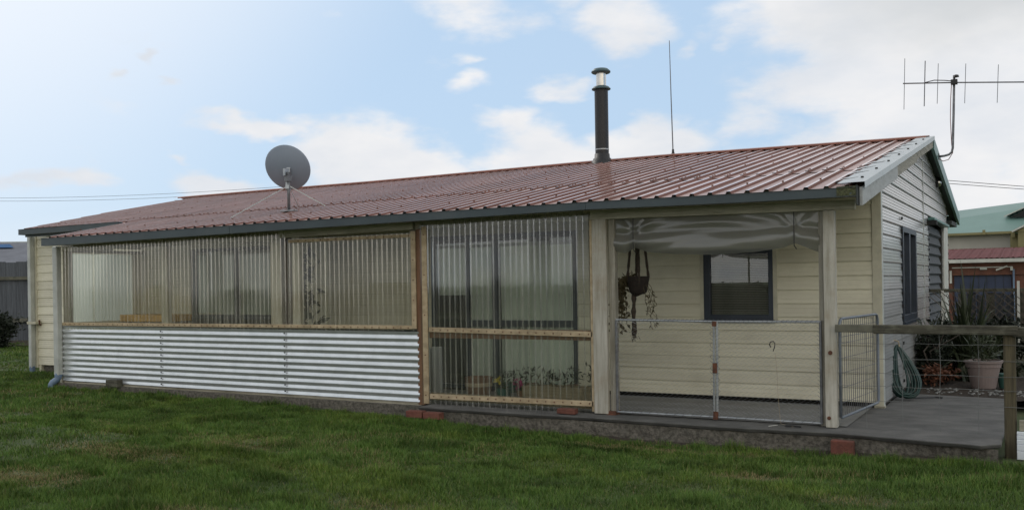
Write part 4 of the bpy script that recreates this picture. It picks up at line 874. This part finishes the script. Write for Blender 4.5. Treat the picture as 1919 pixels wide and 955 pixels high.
MB().lathe((-7.62, .95, 0), [(0, 0), (.13, 0), (.17, .3), (0, .28)], 14).build('pot', 'barrel', DPl)
mb = MB(); leaves(mb, [(-7.62 + random.gauss(0, .10), .95 + random.gauss(0, .1), .5 + random.random() * 1.35) for _ in range(260)], .17, droop=.1, aspect=.35); mb.tube([(-7.62, .95, .28), (-7.6, .95, 1.8)], .015, 6); mb.build('foliage', 'darkleaf', DPl, kind='stuff')

# ------------------------------------------------------------------ garden to the right
PT = thing('plant_pot', (.85, 3.95, 0), 'large dusky pink plastic pot beside the patio bed', 'plant pot')
MB().lathe((.85, 3.95, .0), [(0, .0), (.135, .0), (.14, .01), (.19, .26), (.20, .265), (.205, .315), (.222, .32), (.225, .35), (.205, .352), (.19, .30), (0, .29)], 28).build('tub', 'pot_pink', PT, smooth=False)
mb = MB(); leaves(mb, [(.85 + random.gauss(0, .07), 3.95 + random.gauss(0, .07), .30 + random.random() * .3) for _ in range(120)], .2, droop=-.5, aspect=.1); mb.build('foliage', 'flax', PT, kind='stuff')
P2 = thing('green_pot', (1.09, 4.05, 0), 'small green pot tucked behind the large pink pot', 'plant pot'); MB().lathe((1.09, 4.05, .0), [(0, 0), (.07, 0), (.10, .18), (.09, .18), (0, .15)], 16).build('tub', 'pot_green', P2)
def strap(mb, p, az, ln, wd, up_):
    d = Vector((math.cos(az), math.sin(az), 0)); sd = Vector((-d.y, d.x, 0)); pr_ = None; ns = 6
    for i in range(ns + 1):
        t = i / ns; q = Vector(p) + d * (ln * (1 - up_) * t ** 1.3) + Vector((0, 0, ln * (up_ * t + .25 * t - .35 * (1 - up_) * 2.2 * t ** 3))); w2 = wd * (1 - t ** 2.2) + .002
        cur = (q - sd * w2 * .5, q + Vector((0, 0, -w2 * .2)), q + sd * w2 * .5)
        if pr_: mb.quad(pr_[0], pr_[1], cur[1], cur[0]); mb.quad(pr_[1], pr_[2], cur[2], cur[1])
        pr_ = cur
def flaxplant(loc, n, ln, label, wd=.05, seedgrp='flax plants behind the patio'):
    F = thing('flax_plant', loc, label, 'flax', seedgrp); mb = MB()
    for i in range(n): strap(mb, Vector(loc) + Vector((random.gauss(0, .10), random.gauss(0, .10), 0)), random.uniform(0, 6.283), ln * random.uniform(.6, 1.1), wd * random.uniform(.7, 1.2), random.uniform(.30, .88))
    mb.build('leaf_clump', 'flax', F, kind='stuff'); return F
flaxplant((.62, 4.75, 0), 110, 1.5, 'big dark green flax clump standing behind the pink pot'); flaxplant((.15, 4.9, 0), 70, 1.15, 'dark flax clump against the side wall by the roller shutter'); flaxplant((1.12, 5.3, 0), 40, .9, 'dark flax clump at the right behind the fence post')
def shrub(name, c, r, n, size, mt, label, cat='shrub', stem=True, grp=None):
    S_ = thing(name, (c[0], c[1], c[2] - r[2]), label, cat, grp); mb = MB(); pts = []
    cl = [(Vector((random.gauss(0, .45), random.gauss(0, .45), random.uniform(-.7, .7))), random.uniform(.25, .5)) for _ in range(14)]
    for i in range(n):
        o_, rr_ = random.choice(cl); q = o_ + Vector(RNG.normal(size=3)) * rr_ * .5; pts.append(Vector((c[0] + q.x * r[0], c[1] + q.y * r[1], max(c[2] - r[2], c[2] + q.z * r[2]))))
    leaves(mb, pts, size, droop=.1, aspect=.45); mb.build('foliage', mt, S_, kind='stuff')
    if stem:
        mb = MB()
        for k in range(5): mb.tube([(c[0], c[1], c[2] - r[2]), (c[0] + random.gauss(0, .3) * r[0], c[1] + random.gauss(0, .3) * r[1], c[2]), (c[0] + random.gauss(0, .5) * r[0], c[1] + random.gauss(0, .5) * r[1], c[2] + r[2] * .6)], [.02 * r[2] + .006, .012, .004], 5)
        mb.build('stem', 'pole_wood', S_)
    return S_
shrub('orange_shrub', (.30, 4.05, .16), (.26, .2, .16), 420, .06, 'orangeleaf', 'low shrub with rusty orange leaves beside the green hose'); shrub('dark_shrub', (.26, 4.4, .42), (.30, .25, .44), 1100, .075, 'darkleaf', 'dense dark green shrub against the side wall behind the hose')
shrub('dark_shrub', (.75, 5.6, .42), (.85, .3, .42), 2000, .085, 'darkleaf', 'wide dark shrub in front of the trellis screen')
mb = MB()
for i in range(130):
    x = random.uniform(.25, 1.9); y = 3.15 + random.random() * .6; s = random.uniform(.010, .026)
    i0 = len(mb.v); mb.lathe((x, y, .0), [(0, -s * .4), (s, 0), (s * .7, s * .6), (0, s * .7)], 6)
tag(mb.build('pebbles', 'pebble', smooth=True), kind='stuff'); bpy.data.objects['pebbles']['label'] = 'pale pebbles edging the garden bed'
TF = thing('trellis_screen', (.7, 6.3, 0), 'dark timber trellis and paling screen behind the flax', 'fence')
MB().box(-.0, 2.6, 6.28, 6.33, 1.165, 1.215).build('top_rail', 'wood_mossy', TF); MB().box(.08, 2.6, 6.27, 6.31, .60, .64).build('mid_rail', 'pole_wood', TF)
for i in range(18): x = .40 + i * .125; MB().box(x, x + .115, 6.335, 6.355, -.05, 1.14 + .02 * math.sin(i * 2.3)).build('paling', 'fence_grey' if i % 3 else 'fence_rail', TF)
for x, mt in ((.18, 'offwhite'), (1.18, 'offwhite')): MB().box(x, x + .035, 6.24, 6.268, .2, 1.32 if x > 1 else 1.19).build('post', mt, TF)
for i in range(22):
    x = -.05 + i * .115
    for sg, yy in ((1, 6.262), (-1, 6.252)):
        xa, xb = (x, x + .62) if sg > 0 else (x + .62, x)
        MB().beam((xa, yy, .60), (xb, yy, 1.17), .010, .026, upv=(0, 1, 0)).build('lath', 'pole_wood', TF)
for i in range(0): z = .52 + i * .08; MB().beam((.10, 6.262, z - .05), (.62, 6.262, z + .25), .012, .008).build('lath', 'pole_wood', TF)

# ------------------------------------------------------------------ neighbours on the right
GA = thing('red_roofed_garage', (3, 27, -.1), 'neighbouring brick garage with red corrugated roof and dark blue door', 'garage')
g = MB(); g.grid(140, 3, lambda u, v: (-1.75 + u * 8.5 + v * .35 * 0, 23.7 + v * 4.3, 1.975 + .02 * u + v * .42 + .018 * math.sin(u * 8.5 / .15 * 6.283))); g.build('roof', 'garage_red', GA)
MB().beam((-1.78, 23.7, 2.0), (-1.78, 28, 2.42), .06, .06).build('verge', 'rust', GA)
MB().box(-1.8, 6.8, 23.60, 23.70, 1.84, 1.95).build('gutter', 'offwhite', GA); MB().box(-1.7, 6.7, 23.95, 24.2, 1.45, 1.95).build('lintel', 'garage_brick', GA)
MB().box(-1.7, -1.05, 24.0, 24.2, -.1, 1.68).box(.70, 6.7, 24.0, 24.2, -.1, 1.68).build('wall', 'garage_brick', GA); MB().box(-1.6, 6.6, 27.9, 28, -.1, 2.4).build('wall', 'garage_brick', GA)
dr = MB().box(-1.0, .62, 24.06, 24.10, -.1, 1.66).build('door', 'garage_blue', GA); MB().box(-1.05, .66, 23.93, 23.96, 1.675, 1.71).build('door_head', 'offwhite', dr)
for i in range(1, 7): MB().box(-1.0 + i * .232, -.985 + i * .232, 24.045, 24.06, -.1, 1.65).build('rib', 'navy', dr)
MB().box(.66, .715, 23.90, 24.0, -.1, 1.62).build('jamb', 'blue_pipe', GA); MB().box(-1.12, -1.06, 23.90, 23.99, 1.2, 1.6).build('wall_lamp', 'offwhite', GA); MB().box(-.25, -.05, 23.88, 23.93, 1.62, 1.69).build('handle', 'offwhite', dr)
MB().beam((.2, 23.86, 1.60), (.52, 23.9, 1.72), .02, .05).build('arm', 'offwhite', dr); MB().box(.60, .67, 23.85, 23.9, 1.58, 1.70).build('bracket', 'offwhite', GA)
GHl = thing('green_roofed_hall', (4, 44, -.1), 'large hall with pale green metal roof beyond the garage', 'building')
g = MB(); g.quad((-8, 40, 3.43), (9, 40, 3.52), (9, 46.2, 5.95), (-8, 46.2, 4.45)); g.quad((-8, 46.2, 4.45), (9, 46.2, 5.95), (9, 52, 4.2), (-8, 52, 3.4)); g.build('roof', 'hall_green', GHl)
MB().box(-7.6, .15, 40.3, 51.5, -.1, 3.40).build('wall', 'hall_wall', GHl); MB().box(.155, 8.5, 40.0, 51.4, -.1, 3.35).build('wall', 'ochre', GHl)
g = MB(); g.beam((-8, 39.95, 3.38), (.3, 39.95, 3.43), .14, .11); g.build('gutter', 'ochre', GHl); MB().box(-.98, -.86, 39.8, 39.9, 3.36, 3.58).build('rainhead', 'ochre', GHl); MB().box(.2, .36, 39.8, 39.9, 3.2, 3.45).build('rainhead', 'ochre', GHl)
PO = MB(); PO.quad((.30, 38.6, 3.42), (3.2, 38.6, 4.9), (3.2, 42, 4.9), (.30, 40.2, 3.46)); PO.quad((3.2, 38.6, 4.9), (6.1, 38.6, 3.42), (6.1, 42, 3.42), (3.2, 42, 4.9)); po = PO.build('porch_roof', 'hall_green', GHl); MB().beam((.26, 38.58, 3.40), (3.2, 38.58, 4.9), .05, .07).build('verge', 'offwhite', po)
PO = MB(); PO.quad((.4, 38.7, 3.4), (6, 38.7, 3.4), (3.2, 38.7, 4.85)); PO.build('porch_gable', 'ochre', GHl); MB().box(.5, 5.9, 38.75, 40, -.1, 3.42).build('porch_wall', 'ochre', GHl)
PO = MB(); PO.quad((-.12, 41.6, 4.27), (1.6, 41.6, 5.05), (1.6, 44, 5.1), (.2, 43.5, 4.5)); d_ = PO.build('dormer_roof', 'hall_green', GHl); MB().beam((-.14, 41.57, 4.26), (1.6, 41.57, 5.05), .05, .05).build('verge', 'offwhite', d_); PO = MB(); PO.quad((.1, 41.62, 4.2), (1.6, 41.62, 4.2), (1.6, 41.62, 5.0)); PO.build('dormer_cheek', 'dark', GHl)

# ------------------------------------------------------------------ left background
fo = Vector((-25.1, 7.94, 0)); LFN = thing('paling_fence', fo + Vector((0, 0, -.1)), 'tall grey paling fence beyond the lawn at far left', 'fence')
for i in range(-18, 24):
    p = fo + rt * (i * .305); q = p + rt * .295; dz = .02 * math.sin(i * 1.7); mb = MB(); t_ = fw * .02
    i0 = len(mb.v); mb.v += [tuple(v) for v in (p + Vector((0, 0, -.15)), q + Vector((0, 0, -.15)), q + Vector((0, 0, 2.29 + dz)), p + Vector((0, 0, 2.29 + dz)))] + [tuple(v + t_) for v in (p + Vector((0, 0, -.15)), q + Vector((0, 0, -.15)), q + Vector((0, 0, 2.29 + dz)), p + Vector((0, 0, 2.29 + dz)))]
    mb.f += [(0, 1, 2, 3), (7, 6, 5, 4), (0, 4, 5, 1), (1, 5, 6, 2), (2, 6, 7, 3), (3, 7, 4, 0)]; mb.build('paling', 'fence_grey', LFN)
MB().beam(fo - rt * 5.5 - fw * .05 + Vector((0, 0, 1.80)), fo + rt * 7 - fw * .05 + Vector((0, 0, 1.80)), .08, .10).build('rail', 'fence_rail', LFN); MB().beam(fo - rt * 5.5 - fw * .05 + Vector((0, 0, .55)), fo + rt * 7 - fw * .05 + Vector((0, 0, .55)), .08, .12).build('rail', 'fence_rail', LFN)
mb = MB(); mb.grid(30, 4, lambda u, v: tuple(fo - rt * 6 + rt * 13 * u - fw * (.0 + 2.3 * v) + Vector((0, 0, -.05 - .02 * v + .03 * mnoise.noise((u * 30, v * 5, 0)))))); tag(mb.build('garden_bed', 'soil'), kind='structure')
shrub('bush', (-22.75, 5.75, .34), (.62, .6, .52), 2600, .11, 'bushleaf', 'dark rounded bush at the left edge in front of the paling fence')
so_ = Vector((-36.4, 15.3, 0)); SH = thing('neighbour_shed', so_, 'grey roofed shed behind the paling fence at far left', 'shed')
g = MB(); g.quad(*[tuple(so_ + v) for v in (-rt * 9 + Vector((0, 0, 2.5)), rt * 5 + Vector((0, 0, 2.5)), rt * 5 + fw * 5 + Vector((0, 0, 3.72)), -rt * 9 + fw * 5 + Vector((0, 0, 3.78)))]); g.build('roof', 'shed_roof', SH)
g = MB(); 
for a, b_ in ((-9, 5),):
    p = so_ + rt * a + fw * .3; q = so_ + rt * b_ + fw * .3; g.quad(p + Vector((0, 0, -.1)), q + Vector((0, 0, -.1)), q + Vector((0, 0, 2.55)), p + Vector((0, 0, 2.55)))
g.build('wall', 'fence_grey', SH)
g = MB(); g.beam(so_ + rt * 5 + fw * 5 + Vector((0, 0, 3.74)), so_ - rt * 9 + fw * 5 + Vector((0, 0, 3.80)), .1, .06); g.build('ridge_cap', 'flashing', SH)
g = MB(); g.quad(*[tuple(so_ + v) for v in (-rt * 5 + fw * 3.6 + Vector((0, 0, 3.46)), -rt * 2.1 + fw * 3.6 + Vector((0, 0, 3.46)), -rt * 2.7 + fw * 4.4 + Vector((0, 0, 3.66)), -rt * 5 + fw * 4.4 + Vector((0, 0, 3.66)))]); g.build('skylight', 'tarp_blue', SH)

# overhead wires
def wire(pts, label, r=.02, n=14):
    a, b = Vector(pts[0]), Vector(pts[1]); sag = pts[2]
    o = MB().tube([a.lerp(b, i / n) - Vector((0, 0, sag * 4 * (i / n) * (1 - i / n))) for i in range(n + 1)], r, 5).build('power_line', 'cable'); return tag(o, label, 'power line', 'overhead wires')
def wirep(f, x0, x1, y, label):
    n = 16; P_ = [(x0 + (x1 - x0) * i / n, y, f(x0 + (x1 - x0) * i / n)) for i in range(n + 1)]; P_ += [(x1 + 2, y - 1.5, P_[-1][2] - .9), (x1 + 16, y - 12, 3.2)]   # the service drop behind the roof
    return tag(MB().tube(P_, .013, 5).build('power_line', 'cable'), label, 'power line', 'overhead wires')
wirep(lambda x: 8.40 + .00074 * (x + 37.5) ** 2, -95, -43.2, 40, 'upper of two thin wires crossing the sky at far left'); wirep(lambda x: 8.10 + .00074 * (x + 37.0) ** 2, -95, -43.2, 40, 'lower of two thin wires crossing the sky at far left')
wire(((-18, 60, 10.2), (22, 60, 4.2), .25), 'upper of two thin wires in the sky above the green roof'); wire(((-18, 60, 9.95), (22, 60, 4.1), .25), 'lower of two thin wires in the sky above the green roof')

# the far side of the street, seen only as reflections in the windows
HG = thing('hedge', (-12, -32, 0), 'leafy hedge across the road mirrored in the porch window', 'hedge')
mb = MB(); leaves(mb, [(random.uniform(-45, 25), -32 + random.gauss(0, .5), random.random() ** .7 * (.95 + .25 * math.sin(i * .013))) for i in range(9000)], .4, aspect=.6)
mb.box(-45, 25, -32.5, -31.8, -.2, .7); mb.build('foliage', 'bushleaf', HG, kind='stuff')
PL = thing('utility_pole', (-10.1, -30, 0), 'timber power pole mirrored in the porch window', 'pole'); MB().tube([(-10.1, -30, -.2), (-10.1, -30, 6.5)], [.045, .04], 10).build('shaft', 'pole_wood', PL); MB().box(-11.0, -9.2, -30.06, -29.94, 4.9, 4.98).build('crossarm', 'pole_wood', PL)
